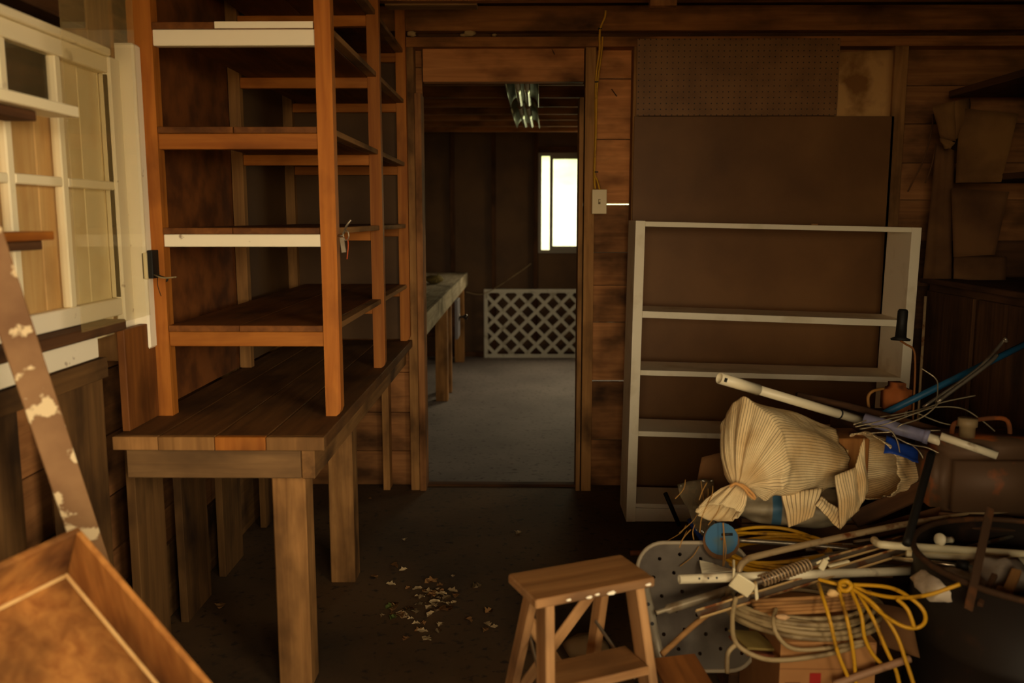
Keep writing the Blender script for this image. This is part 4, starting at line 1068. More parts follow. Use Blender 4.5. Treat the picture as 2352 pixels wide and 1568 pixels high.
free_obj('seat_rim', tube_bm(rim, 0.006, 8, True), solid('seat_rim', (156, 142, 120), 0.5), bs, True)
la, lb_ = aY(1474, 1318, 2.20), aY(1520, 1535, 2.12); ld = (lb_ - la).normalized(); lend = la + ld * (la.z / -ld.z)
lg = free_obj('leg', tube_bm([la, lend], 0.0135, 14), solid('grey_seat_leg', (150, 140, 122), 0.4, 0.2, dirt=(110, 92, 70), dscale=12), bs, True)
for px, py in ((1485, 1388), (1498, 1430)):
    p = aY(px, py, 2.16)
    t_ = (p - la).dot(ld); pc = la + ld * t_; dv = (CO - pc).normalized(); dv = (dv - ld * dv.dot(ld)).normalized()
    free_obj('adjust_hole', tube_bm([pc + dv * 0.012, pc + dv * 0.0142], 0.005, 10), BLACK, lg)

# tubes and rods
T('bent_tube', 'long bent rust spotted tube with a hooked end', 'tube', [(1697, 1322, 2.14), (1699, 1303, 2.15), (1712, 1287, 2.17), (1742, 1276, 2.2), (1900, 1240, 2.27), (2100, 1200, 2.36), (2352, 1165, 2.42)], 0.0088, TUBESTEEL)
pv = thing('plastic_tube', aY(1700, 1325, 2.1), 'white plastic tube with three drilled holes across the pile', 'tube')
A_, B_ = aY(1560, 1330, 2.08), aY(2205, 1306, 2.22)
free_obj('tube_body', hollow_bm(A_, B_, 0.0115, 0.002), PVC, pv, True)
dirv = (B_ - A_).normalized()
for px in (1602, 1624, 1645):
    t_ = (aY(px, 1328, 2.09) - A_).dot(dirv); pc = A_ + dirv * t_; dv = (CO - pc).normalized(); dv = (dv - dirv * dv.dot(dirv)).normalized()
    free_obj('drilled_hole', tube_bm([pc + dv * 0.010, pc + dv * 0.0120], 0.0028, 10), BLACK, pv)
def channel(name, label, a, b, w, h, mat):
    a, b = Vector(a), Vector(b); up = Vector((0, -0.62, 0.78)); M = frame_m(a, b, up)
    yv = (M.to_3x3() @ Vector((0, 1, 0))); zv = (M.to_3x3() @ Vector((0, 0, 1)))
    t = thing(name, tuple(a), label, 'metal channel')
    beam('web', a, b, w - 0.008, 0.003, WEBM, t, up, 0.0005)
    for s_ in (-1, 1): beam('flange', a + yv * s_ * (w / 2 - 0.002) + zv * h * 0.3, b + yv * s_ * (w / 2 - 0.002) + zv * h * 0.3, 0.004, h, mat, t, up, 0.001)
    return t
WEBM = solid('grey_channel_web', (104, 92, 78), 0.5, 0.4, dirt=(92, 58, 36), dscale=16, dth=0.56)
CHANM = solid('cream_rusty_channel', (196, 162, 110), 0.6, 0.1, dirt=(124, 72, 38), dscale=16, dth=0.54, dsoft=0.05)
channel('metal_channel', 'long cream rusty metal channel slanting across the pile front', aY(1602, 1412, 2.02), aY(2085, 1262, 2.24), 0.024, 0.009, CHANM)
channel('metal_channel', 'shorter rusty metal channel above the coil spring', aY(1800, 1316, 2.14), aY(2075, 1238, 2.30), 0.019, 0.008, CHANM)
T('flattened_tube', 'grey tube with flattened end beside the bath seat', 'tube', [(1507, 1407, 2.14), (1535, 1398, 2.15), (1600, 1378, 2.17), (1690, 1350, 2.20)], [0.006] * 6 + [0.0125] * 13, solid('grey_tube', (160, 146, 122), 0.4, 0.2, dirt=(120, 100, 74), dscale=12))
T('wood_dowel', 'thin tan wooden dowel below the metal channel', 'dowel', [(1520, 1502, 1.97), (1600, 1430, 2.04), (1680, 1372, 2.10)], 0.0072, wood('stud', 'X'))
# spring
sg = thing('coil_spring', aY(1800, 1315, 2.12), 'stubby coil spring around a rod beside the ivory clamp', 'spring')
a, b = aY(1748, 1334, 2.095), aY(1862, 1294, 2.13); dd = (b - a); n1 = dd.normalized().orthogonal().normalized(); n2 = dd.normalized().cross(n1)
pts = [a + dd * (k / 180) + (n1 * math.cos(k / 180 * 2 * math.pi * 15) + n2 * math.sin(k / 180 * 2 * math.pi * 15)) * 0.014 for k in range(181)]
free_obj('coil', tube_bm(pts, 0.0026, 6), solid('spring_wire', (176, 148, 112), 0.5, 0.3, dirt=(120, 84, 54), dscale=20), sg, True)
free_obj('rod', tube_bm([a - dd * 0.25, b + dd * 0.35], 0.008, 10), STEEL, sg, True)
# clamp
cl = thing('plastic_clamp', aY(1705, 1345, 2.07), 'ivory plastic clamp bracket gripping the tubes', 'clamp')
cA, cB = aY(1684, 1330, 2.065), aY(1728, 1358, 2.055)
beam('jaw_plate', cA, cB, 0.006, 0.044, IVORY, cl, Vector((0.1, -0.2, 1)), 0.002)
beam('jaw_arm', cA + Vector((0.002, 0.004, 0.012)), cA + Vector((0.012, 0.05, 0.018)), 0.006, 0.03, IVORY, cl)
beam('latch', cB + Vector((0.005, -0.003, 0.028)), cB + Vector((0.012, -0.003, -0.026)), 0.008, 0.010, IVORY, cl, Vector((0, -1, 0)))
cl2 = thing('tube_clip', aY(1895, 1298, 2.12), 'small ivory clip fixed on the metal channel', 'clip')
beam('clip_plate', aY(1872, 1292, 2.13), aY(1903, 1280, 2.14), 0.012, 0.008, IVORY, cl2)
beam('clip_tab', aY(1885, 1308, 2.115), aY(1898, 1285, 2.125), 0.016, 0.006, IVORY, cl2, Vector((0, -1, 0)))
beam('clip_arm', aY(1903, 1300, 2.12), aY(1950, 1288, 2.14), 0.010, 0.005, IVORY, cl2)
# ivory bars to the right
T('handle_bar', 'flat ivory bar with rounded bend lying across the drum', 'bar', [(2008, 1240, 2.26), (2018, 1248, 2.22), (2045, 1252, 2.20), (2200, 1262, 2.19), (2380, 1274, 2.20)], 0.0105, IVORY)
T('ivory_tube', 'straight ivory tube just below the flat ivory bar', 'tube', [(2082, 1272, 2.19), (2380, 1290, 2.18)], 0.010, IVORY)
ct = thing('chrome_rod', aY(2150, 1290, 2.12), 'thin chrome rod with black connector over the drum', 'rod')
free_obj('rod', tube_bm([aY(2050, 1281, 2.18), aY(2245, 1304, 2.06)], 0.0055, 12), solid('bright_chrome', (210, 196, 170), 0.2, 0.9), ct, True)
free_obj('connector', tube_bm([aY(2199, 1296, 2.085), aY(2224, 1299, 2.07)], 0.0125, 12), BLACK, ct, True)
fn = thing('flared_plug', aY(2165, 1238, 2.2), 'white flared plastic plug lying on the tubes', 'plug')
a, b = aY(2152, 1238, 2.19), aY(2190, 1240, 2.23)
M = frame_m(a, b) @ Matrix.Rotation(R(90), 4, 'Y')
mesh_obj('plug_body', lathe_bm([(0, -0.028), (0.016, -0.027), (0.0165, -0.022), (0.010, -0.016), (0.008, 0.02), (0.009, 0.028), (0, 0.029)], 20), PVC, fn, M, True)
T('rusty_bar', 'long rusty round bar lying behind the bath seat', 'bar', [(1448, 1270, 2.50), (1560, 1266, 2.52), (1705, 1268, 2.55)], 0.008, RUST)
T('grey_rod', 'dull grey rod running right from the blue disc', 'rod', [(1690, 1240, 2.40), (1840, 1250, 2.38), (1960, 1262, 2.36)], 0.007, STEEL)
for i, (p, q, r_, lb) in enumerate((((1850, 1262, 2.40), (2352, 1215, 2.50), 0.007, 'dull steel rod under the bent tube'), ((1960, 1245, 2.40), (2352, 1195, 2.52), 0.006, 'thin dark steel rod behind the bent tube'), ((1760, 1296, 2.28), (2060, 1250, 2.34), 0.007, 'dull rod between the bent tube and the channel'), ((2180, 1268, 2.28), (2360, 1222, 2.36), 0.006, 'short steel rod above the ivory bar'))):
    T('steel_rod', lb, 'rod', [p, q], r_, STEEL, group='steel rods in the pile')
rgs = random.Random(77)
for i in range(12):
    x_, y_ = rgs.uniform(1680, 1980), rgs.uniform(1240, 1345); Ys = 2.30 + (1330 - y_) / 1000 + rgs.uniform(0, .04)
    dx_, dy_ = rgs.uniform(120, 260), rgs.uniform(-45, 10)
    T('thin_stick', 'thin brown stick lodged under the tubes of the pile', 'stick', [(x_, y_, Ys), (x_ + dx_, y_ + dy_, Ys + rgs.uniform(-.02, .08))], rgs.uniform(0.003, 0.006), (wood('dark', 'X'), wood('stud', 'X'), STEEL)[i % 3], 7, group='thin sticks lodged in the pile')
# dark rod and rusty strap
T('black_bar', 'black rubber coated bar standing in the pile before the tank', 'bar', [(2140, 1040, 2.34), (2110, 1150, 2.22), (2082, 1250, 2.13)], 0.011, BLACK)
o = beam('rusty_strap', aY(2275, 1165, 2.02), aY(2224, 1400, 1.86), 0.020, 0.005, RUSTST, None, Vector((-0.2, -1, 0))); tag(o, 'upright rusty iron strap standing in the drum', 'strap')

# rusty tank
tk = thing('rusty_tank', (1.62, 2.68, 0.53), 'rust eaten metal fuel tank on top of the pile', 'tank')
bmx = box_bm(0.44, 0.26, 0.235, 0); bmesh.ops.bevel(bmx, geom=list(bmx.edges), offset=0.045, segments=4, affect='EDGES')
tx0 = aY(2152, 1100, 2.40).x
mesh_obj('tank_body', bmx, RUSTDK, tk, Matrix.Translation((tx0 + 0.22, 2.515, 0.531 + 0.1175)), True)
mesh_obj('filler_neck', lathe_bm([(0, 0.0), (0.022, 0.0), (0.022, 0.03), (0.027, 0.032), (0.027, 0.055), (0, 0.056)], 20), solid('pale_cap', (140, 118, 84), 0.5), tk, Matrix.Translation((aY(2222, 980, 2.50).x, 2.50, 0.766)), True)
hx0, hx1 = aY(2190, 1000, 2.53).x, aY(2325, 1000, 2.53).x
tube('carry_handle', [Vector((hx0, 2.54, 0.755)), Vector((hx0 + 0.005, 2.54, 0.795)), Vector((hx0 + 0.05, 2.54, 0.805)), Vector((hx1 - 0.02, 2.54, 0.81)), Vector((hx1, 2.54, 0.755))], 0.007, RUST, tk, 8)

# blue rod, hooks, wires
T('blue_rod', 'long blue painted rod rising to the right over the pile', 'rod', [(2030, 950, 2.78), (2400, 768, 2.95)], 0.0115, BLUETUBE)
T('bright_rod', 'bright metal rod with hooked tip above the blue rod', 'rod', [(2120, 935, 2.74), (2235, 855, 2.76), (2280, 812, 2.78), (2304, 784, 2.80), (2309, 778, 2.79), (2312, 785, 2.79)], 0.005, STEEL, group='bright rods above the blue rod')
T('bright_rod', 'second bright metal rod just below the hooked one', 'rod', [(2150, 925, 2.73), (2262, 842, 2.75), (2290, 815, 2.77)], 0.006, STEEL, group='bright rods above the blue rod')
T('brown_rod', 'brown rod sloping down behind the white pole', 'rod', [(1830, 908, 2.72), (1960, 935, 2.72), (2160, 990, 2.66)], 0.011, wood('dark', 'X'))
wp = thing('white_pole', aY(1830, 920, 2.6), 'white telescopic pole sticking out above the striped cloth', 'pole')
A_, B_, M_ = aY(1652, 868, 2.50), aY(2010, 975, 2.70), aY(1742, 895, 2.55)
free_obj('outer_tube', hollow_bm(A_, M_, 0.0165, 0.002), PVC, wp, True)
free_obj('inner_tube', hollow_bm(M_ - (B_ - A_) * 0.02, B_, 0.0142, 0.002), PVC, wp, True)
dirv = (B_ - A_).normalized(); pc = A_ + dirv * 0.012; dv = (CO - pc).normalized(); dv = (dv - dirv * dv.dot(dirv)).normalized()
beam('button_slot', pc + dv * 0.0166 - dirv * 0.005, pc + dv * 0.0166 + dirv * 0.005, 0.012, 0.002, BLACK, wp, dv)
pc = aY(1928, 950, 2.65); pc = A_ + dirv * (pc - A_).dot(dirv)
free_obj('black_ring', tube_bm([pc - dirv * 0.002, pc + dirv * 0.002], 0.0165, 14), BLACK, wp, True)
T('end_tube', 'short white tube end lying above the tank', 'tube', [(2160, 1001, 2.42), (2290, 1046, 2.36)], 0.0115, PVC)
lp = thing('lavender_pipe', aY(2080, 990, 2.6), 'lavender plastic pipe with a white end under the wires', 'pipe')
A_, B_, D_ = aY(1985, 962, 2.62), aY(2132, 1004, 2.52), aY(2162, 1014, 2.50)
free_obj('pipe', tube_bm([A_, B_], 0.019, 16), LAVENDER, lp, True)
dl_ = (B_ - A_).normalized()
free_obj('collar', tube_bm([B_ - dl_ * 0.012, B_ + dl_ * 0.002], 0.0215, 16), LAVENDER, lp, True)
free_obj('white_end', tube_bm([B_ - dl_ * 0.002, D_], 0.014, 16), PVC, lp, True)
wr_ = [
 ([(1960, 975, 2.60), (2010, 960, 2.60), (2080, 948, 2.60), (2150, 930, 2.60)], 'thin wire curving over the lavender pipe'),
 ([(1965, 980, 2.59), (2030, 965, 2.58), (2110, 945, 2.58), (2160, 925, 2.58), (2240, 908, 2.58)], 'straight wire rising towards the tank cap'),
 ([(1975, 985, 2.58), (2030, 975, 2.57), (2100, 950, 2.56), (2150, 935, 2.56), (2210, 938, 2.55), (2255, 965, 2.54), (2285, 990, 2.54)], 'wire arching down onto the tank'),
 ([(1985, 972, 2.60), (2050, 985, 2.56), (2070, 975, 2.55), (2110, 962, 2.55), (2140, 942, 2.55), (2165, 915, 2.56)], 'twisted wire in the middle of the wire tangle'),
 ([(2000, 980, 2.57), (2040, 985, 2.54), (2060, 1010, 2.52), (2068, 1050, 2.50), (2070, 1075, 2.50)], 'wire drooping down beside the striped cloth'),
 ([(2050, 1000, 2.54), (2090, 1020, 2.51), (2130, 1028, 2.50), (2165, 1045, 2.48)], 'kinked wire below the white pipe end'),
 ([(2090, 1018, 2.52), (2110, 1035, 2.50), (2124, 1058, 2.49)], 'short wire end pointing down by the blue plastic'),
 ([(2115, 845, 2.68), (2148, 868, 2.66), (2154, 890, 2.64), (2150, 930, 2.60)], 'upright wire loop above the tangle'),
 ([(1990, 995, 2.58), (2080, 990, 2.55), (2160, 988, 2.52)], 'horizontal wire crossing the lavender pipe'),
 ([(2110, 950, 2.58), (2160, 970, 2.57), (2200, 978, 2.56)], 'short wire behind the tank cap'),
]
for pts, lb in wr_: T('loose_wire', lb, 'wire', pts, 0.0021, WIRE, 6, group='loose wires on the pile')
# black grip on a bent cable
gp = thing('trimmer_grip', aY(2065, 780, 2.9), 'black rubber grip on a bent orange cable before the bookcase', 'grip')
p = aY(2068, 782, 2.9)
mesh_obj('grip', lathe_bm([(0, 0.0), (0.030, 0.0), (0.032, 0.006), (0.018, 0.012), (0.0165, 0.06), (0.0165, 0.098), (0.013, 0.105), (0, 0.106)], 20), BLACK, gp, Matrix.Translation(p) @ Matrix.Rotation(R(5), 4, 'Y') @ Matrix.Rotation(R(-8), 4, 'X'), True)
tube('cable', [p, aY(2080, 790, 2.88), aY(2098, 802, 2.86), aY(2102, 830, 2.85), aY(2101, 880, 2.84), aY(2098, 940, 2.82), Vector((aY(2098, 940, 2.82).x, 2.80, 0.5))], 0.0035, solid('orange_cable', (130, 80, 36), 0.6), gp, 7)
# orange rusty motor
mo = thing('rusty_motor', aY(2058, 910, 2.85), 'orange rusty lump of machinery with wire handle', 'machine part')
c = aY(2058, 915, 2.86)
bmx = box_bm(0.085, 0.09, 0.11, 0); bmesh.ops.bevel(bmx, geom=list(bmx.edges), offset=0.022, segments=3, affect='EDGES')
mesh_obj('housing', bmx, solid('orange_rust', (150, 82, 34), 0.8, dirt=(100, 54, 26), dscale=14), mo, Matrix.Translation(c), True)
tube('wire_handle', [aY(2030, 892, 2.82), aY(2005, 898, 2.80), aY(1994, 912, 2.80), aY(1996, 940, 2.80)], 0.005, solid('orange_wire', (150, 104, 50), 0.6), mo, 7)
mb = thing('brown_boards', (1.2, 2.86, 0.479), 'stacked brown board offcuts on the crate behind the wires', 'boards')
board('offcut', 1.05, 1.28, 2.74, 2.98, 0.484, 0.61, 'dark', mb, 0.004, jit=0.01)
board('offcut', 1.08, 1.282, 2.78, 3.0, 0.614, 0.742, 'dark', mb, 0.004, jit=0.005)
for i, (p, q, w, lb) in enumerate((((1960, 1195, 2.46), (2150, 1110, 2.50), 0.05, 'dark brown board slanting behind the black bar'), ((2000, 1225, 2.42), (2200, 1170, 2.46), 0.045, 'dark brown board lying over the steel rods'), ((2160, 1195, 2.38), (2330, 1205, 2.36), 0.05, 'dark brown board under the tank edge'))):
    tag(beam('board_offcut', aY(*p), aY(*q), w, 0.015, 'dark', None, Vector((0, -0.6, 0.8))), lb, 'board', 'dark boards in the pile')

# blue disc
bd_ = thing('blue_disc', aY(1657, 1237, 2.33), 'round blue metal disc with a worn jagged rim', 'disc')
rgx = random.Random(9); poly = []
for k in range(72):
    a = 2 * math.pi * k / 72; rr = 0.0445 * (1 + (0.025 if k % 2 else -0.015) * rgx.random()); poly.append((rr * math.cos(a), rr * math.sin(a)))
MD = Matrix.Translation(aY(1657, 1237, 2.33)) @ Euler((R(80), 0, R(-6))).to_matrix().to_4x4()
mesh_obj('disc_plate', curve_plate(poly, [circle(0, 0, 0.004, 10)], 0.003), BLUE, bd_, MD)
free_obj('hub_slot', tube_bm([MD @ Vector((0.0, 0.012, 0.002)), MD @ Vector((0.03, 0.014, 0.002))], 0.004, 8), BLACK, bd_, True)
mesh_obj('backing_disc', lathe_bm([(0, -0.006), (0.05, -0.006), (0.05, -0.002), (0, -0.002)], 36), CARDDK, bd_, MD @ Matrix.Translation((0, -0.008, 0)))
o = tube('tie_string', [aY(1661, 1200, 2.31), aY(1663, 1240, 2.30), aY(1661, 1300, 2.29)], 0.0022, STRAW, None, 6); tag(o, 'dry stem hanging across the blue disc', 'stem')
# white plate corner
o = free_obj('white_plate', sheet_bm(aY(1612, 1318, 2.28), aY(1695, 1312, 2.30), aY(1606, 1288, 2.32), aY(1690, 1308, 2.36), 4, 4, 0.0005, 0.004, 5), PVC, None); tag(o, 'white plastic plate corner beneath the yellow cable', 'plate')
# blue and black sticks, plastic film, flap, straw
T('black_stick', 'black stick leaning on the bookcase foot', 'stick', [(1528, 1132, 3.84), (1560, 1206, 3.845)], 0.010, BLACK)
T('blue_stick', 'bright blue stick beside the blue disc', 'stick', [(1583, 1194, 2.62), (1620, 1250, 2.52)], 0.008, BLUEP)
o = free_obj('plastic_film', sheet_bm(aY(1600, 1215, 2.5), aY(1640, 1240, 2.5), aY(1558, 1110, 2.62), aY(1640, 1100, 2.6), 10, 10, 0.006, 0.001, 12), PLASTIC, None, True); tag(o, 'crumpled clear plastic film left of the striped cloth', 'plastic film')
o = free_obj('cardboard_flap', sheet_bm(aY(1590, 1160, 2.66), aY(1700, 1170, 2.66), aY(1612, 1050, 2.70), aY(1690, 1030, 2.72), 8, 8, 0.004, 0.004, 13), CARDDK, None, True); tag(o, 'brown cardboard flap behind the tied cloth end', 'cardboard')
rg = random.Random(12)
for i in range(26):
    px, py, Y = rg.uniform(1560, 1700), rg.uniform(1090, 1330), rg.uniform(2.3, 2.6)
    if i < 12: px, py = rg.uniform(1560, 1660), rg.uniform(1100, 1250)
    dx, dy = rg.uniform(-50, 20), rg.uniform(30, 80)
    o = tube('straw', [aY(px, py, Y), aY(px + dx * 0.4 + rg.uniform(-8, 8), py + dy * 0.5, Y - 0.02), aY(px + dx, py + dy, Y - 0.03)], 0.0014, STRAW, None, 5, 4)
    tag(o, 'thin dry straw stalk tangled left of the striped cloth', 'straw', 'dry straw stalks in the pile')
o = free_obj('blue_plastic', sheet_bm(aY(2030, 1040, 2.50), aY(2110, 1062, 2.48), aY(2035, 1002, 2.56), aY(2105, 1025, 2.54), 6, 6, 0.004, 0.003, 15), BLUEP, None, True); tag(o, 'bright blue plastic strip under the wires', 'plastic')

# yellow cable coil (lying flat in the pile)
def ring3(c, rx, ry, tilt, ph, wob, seed, a0=0, a1=360, n=40, closed=True):
    rg = random.Random(seed); q = [rg.uniform(0, 6.28) for _ in range(3)]
    out = []
    for k in range(n if closed else n + 1):
        a = R(a0 + (a1 - a0) * k / n)
        x, y = rx * math.cos(a), ry * math.sin(a)
        out.append(Vector(c) + Vector((x, y, tilt * y + wob * math.sin(2 * a + q[0]) + wob * 0.6 * math.sin(3 * a + q[1]))))
    return out
yk = thing('cable_coil', aY(1780, 1285, 2.36), 'yellow cable coil half buried under the tubes', 'cable')
yc0 = aY(1785, 1272, 2.38)
for i in range(6):
    free_obj('cable_loop', tube_bm(ring3(yc0 + Vector((rg.uniform(-.015, .015), rg.uniform(-.01, .02), -0.01 + 0.007 * i)), 0.15 + 0.008 * rg.uniform(-1, 1), 0.11 + 0.008 * rg.uniform(-1, 1), 0.06, 0, 0.006, i), 0.0052, 7, True), YELLOW, yk, True)
# support under coil and tubes: a flat wooden board stack
sp_ = thing('timber_stack', (0.72, 2.45, 0), 'stack of short dark timbers under the tubes', 'timber')
for k in range(3):
    board('timber', 0.60, 0.945, 2.37, 2.58, 0.005 + k * 0.13, 0.125 + k * 0.13, 'dark', sp_, 0.005, jit=0.01)
# tan hose coil on the box
hc = thing('hose_coil', aY(1850, 1430, 2.12), 'tan hose coil resting on the cardboard box', 'hose')
hcc = Vector(((cx0 + cx1) / 2 - 0.02, 2.14, 0.400))
for i in range(11):
    k = i // 4
    rr = 0.155 + 0.014 * (i % 4) + rg.uniform(-.004, .004)
    free_obj('hose_loop', tube_bm(ring3(hcc + Vector((rg.uniform(-.012, .012), rg.uniform(-.008, .008), k * 0.0135)), rr, rr * 0.78, 0.02, 0, 0.003, i + 40), 0.0066, 8, True), HOSE, hc, True)
tube('hose_end', [aY(1690, 1372, 2.06), aY(1682, 1420, 2.02), aY(1690, 1475, 1.97), aY(1740, 1508, 1.95), aY(1800, 1515, 1.955), aY(1900, 1502, 1.955), aY(1985, 1478, 1.97)], 0.006, HOSE, hc, 8)
tube('hose_end', [aY(1782, 1398, 2.02), aY(1776, 1430, 1.97), aY(1790, 1465, 1.955), aY(1825, 1490, 1.955), aY(1900, 1488, 1.96), aY(1990, 1470, 1.97)], 0.0052, HOSE, hc, 8)
tube('hose_end', [aY(1690, 1480, 1.97), aY(1672, 1500, 1.96), aY(1670, 1545, 1.95)], 0.0058, HOSE, hc, 8)
for i in range(5):
    y_ = 1372 + i * 8
    free_obj('hose_strip', tube_bm(smooth_path([aY(1725 + 4 * i, y_ + 8, 2.06), aY(1800, y_ + 4, 2.02), aY(1900, y_ - 2, 2.03), aY(2000, y_ - 14, 2.08)], 5), 0.005, 7), wood('stud', 'X'), hc, True)
# yellow rope strands
yr = thing('yellow_rope', aY(1935, 1345, 2.05), 'knotted yellow rope with loops hanging over the cardboard box', 'rope')
for pts in ([(1880, 1340, 2.06), (1888, 1365, 2.0), (1905, 1420, 1.955), (1925, 1500, 1.94), (1950, 1562, 1.93), (1956, 1600, 1.93)],
            [(1925, 1350, 2.02), (1945, 1420, 1.96), (1960, 1500, 1.945), (1968, 1600, 1.94)],
            [(1955, 1355, 2.02), (1978, 1410, 1.965), (1985, 1460, 1.955), (2003, 1500, 1.955), (2030, 1530, 1.95)],
            [(1970, 1360, 2.02), (2005, 1420, 1.97), (2035, 1490, 1.95), (2058, 1540, 1.94), (2072, 1600, 1.93)],
            [(1955, 1350, 2.02), (2010, 1390, 1.97), (2055, 1450, 1.94), (2080, 1515, 1.92), (2108, 1600, 1.90)],
            [(1960, 1345, 2.03), (2000, 1362, 2.0), (2060, 1372, 1.95), (2130, 1366, 1.90), (2205, 1341, 1.88)],
            [(1955, 1342, 2.03), (2040, 1348, 1.98), (2090, 1372, 1.93), (2120, 1400, 1.91), (2125, 1425, 1.91), (2108, 1441, 1.915), (2075, 1438, 1.92), (2030, 1412, 1.95), (1985, 1372, 2.0)],
            [(2060, 1375, 1.94), (2085, 1400, 1.92), (2100, 1440, 1.91)],
            [(1880, 1330, 2.06), (1910, 1338, 2.04), (1945, 1345, 2.03)]):
    tube('strand', [aY(*p) for p in pts], 0.0047, YELLOW, yr, 8)
free_obj('knot', tube_bm(smooth_path([aY(1930, 1338, 2.02), aY(1945, 1335, 2.01), aY(1955, 1345, 2.01), aY(1945, 1356, 2.01), aY(1930, 1352, 2.02)], 5, True), 0.006, 8, True), YELLOW, yr, True)
o = lump('wood_chip', aY(1912, 1362, 2.0), 0.014, 0.008, 0.010, wood('tan', 'X'), 51); tag(o, 'broken tan wood chip at the yellow rope knot', 'wood chip')
o = lump('foam_scrap', aY(1797, 1416, 1.975), 0.016, 0.01, 0.007, solid('pale_foam', (206, 166, 122), 0.9), 52); tag(o, 'pale foam scrap lying on the hose coil', 'foam')
# small boards left of the box
for i, (y0, m, lb) in enumerate(((1468, solid('olive_board', (150, 128, 70), 0.7), 'thin olive board edge left of the cardboard box'), (1482, solid('red_edge', (128, 72, 46), 0.7), 'thin reddish board edge left of the cardboard box'))):
    tag(beam('thin_board', aY(1694, y0, 2.06), aY(1762, y0 + 4, 2.08), 0.10, 0.007, m, None), lb, 'board')
o = free_obj('cardboard_flap', sheet_bm(aY(2020, 1480, 2.02), aY(2112, 1512, 1.98), aY(2010, 1385, 2.08), aY(2090, 1400, 2.05), 6, 6, 0.003, 0.004, 17), CARDDK, None, True); tag(o, 'dark cardboard flap beside the black drum', 'cardboard')
o = beam('plywood_scrap', aY(1545, 1508, 2.02), aY(1620, 1640, 1.86), 0.12, 0.010, 'ply', None, Vector((0.2, -0.5, 0.85))); tag(o, 'brown plywood scrap lying right of the step stool', 'board')
o = tube('pink_pipe', [aY(1915, 1572, 1.93), aY(2000, 1542, 1.93), aY(2090, 1512, 1.94)], 0.009, solid('dirty_pink_pipe', (160, 122, 92), 0.5, dirt=(100, 70, 46), dscale=14), None, 8); tag(o, 'dirty pinkish pipe crossing the box front at the bottom', 'pipe')
p = aZ(1345, 1508, 0); o = lump('paper_bundle', Vector((p.x, p.y, 0.035)), 0.075, 0.05, 0.038, solid('pale_bundle', (140, 112, 76), 0.9, dirt=(100, 76, 46), dscale=14), 55, None, 0.12); tag(o, 'pale crumpled paper bundle on the floor behind the stool', 'paper')

# ------------------------------------------------------------------ white sack under the cloth
bmx = bmesh.new(); bmesh.ops.create_icosphere(bmx, subdivisions=4, radius=1.0)
for v in bmx.verts:
    d = v.co.copy(); k = 1 + 0.06 * math.sin(7 * d.x + 2 * d.y) * math.sin(6 * d.z + 1) + 0.04 * math.sin(13 * d.y + 5 * d.z)
    v.co = Vector((math.copysign(abs(d.x) ** 0.8, d.x) * 0.20 * k, d.y * 0.13 * k, d.z * 0.065 * k))
sc = aY(1830, 1170, 2.52)
o = mesh_obj('plastic_sack', bmx, SACK, None, Matrix.Translation((sc.x, 2.60, 0.535)) @ Matrix.Rotation(R(-12), 4, 'Z'), True); tag(o, 'white plastic sack with blue bands under the striped cloth', 'sack')

# ------------------------------------------------------------------ striped ticking cloth
ck = thing('striped_cloth', aY(1850, 1100, 2.5), 'torn striped ticking cloth tied into a bag on the pile', 'cloth')
PX = 2.6 / 2000
def loft(name, rings, nst, mat, parent, nu=120, end=(0, 0, 0), seed=0, nstripe=96, fold=0.0):
    # rings: (center, axis_h, axis_v, rh, rv, pleat amplitude, peak)
    rg = random.Random(seed); bmx = bmesh.new(); uvl = bmx.loops.layers.uv.new('uv')
    ph = [rg.uniform(0, 6.28) for _ in range(8)]; G = []; out = []
    for i in range(len(rings) - 1):
        k1, k2 = rings[i], rings[i + 1]
        for j in range(nst):
            t = j / nst; out.append([k1[m] * (1 - t) + k2[m] * t for m in range(7)])
    out.append(list(rings[-1])); N = len(out)
    axis = (out[-1][0] - out[-4][0]).normalized()
    for i, (c, h, v, rh, rv, am, pk) in enumerate(out):
        row = []; f = i / (N - 1)
        for k in range(nu):
            a = 2 * math.pi * k / nu
            pl = 1 + am * (math.sin(11 * a + ph[0] + 2 * f) * 0.6 + math.sin(17 * a + ph[1] - 3 * f) * 0.4) + 0.03 * math.sin(2 * a + ph[2] + 5 * f) + 0.025 * math.sin(5 * a + ph[3] + 7 * f)
            da = (a - math.pi / 2 - 0.25 + math.pi) % (2 * math.pi) - math.pi
            pl += pk * math.exp(-(da / 0.42) ** 2)
            pl += fold * min(1, max(0, (f - 0.45) * 4)) * (math.sin(4.0 * a + 15 * f + ph[4]) * 0.7 + math.sin(7 * a - 21 * f + ph[5]) * 0.4)
            p = c + h * (math.cos(a) * rh * pl) + v * (math.sin(a) * rv * pl)
            if f > 0.7:
                w = (f - 0.7) / 0.3
                p = p + axis * w * (end[0] * math.sin(a) + end[1] * math.cos(a) + end[2] * (math.sin(7 * a + ph[6]) + 0.6 * math.sin(19 * a + ph[7])))
            row.append(bmx.verts.new(p))
        G.append(row)
    for i in range(N - 1):
        for k in range(nu):
            k2 = (k + 1) % nu
            fc = bmx.faces.new((G[i][k], G[i][k2], G[i + 1][k2], G[i + 1][k]))
            for l, u_, v_ in zip(fc.loops, (k, k + 1, k + 1, k), (i, i, i + 1, i + 1)): l[uvl].uv = (u_ * nstripe / nu, v_ / N)
    bmesh.ops.recalc_face_normals(bmx, faces=bmx.faces)
    o = free_obj(name, bmx, mat, parent, True)
    md = o.modifiers.new('thickness', 'SOLIDIFY'); md.thickness = 0.002; md.offset = 0
    return o
V = Vector
hA = V((0.60, -0.80, 0.0)).normalized(); vA = V((-0.10, 0.25, 1)).normalized()
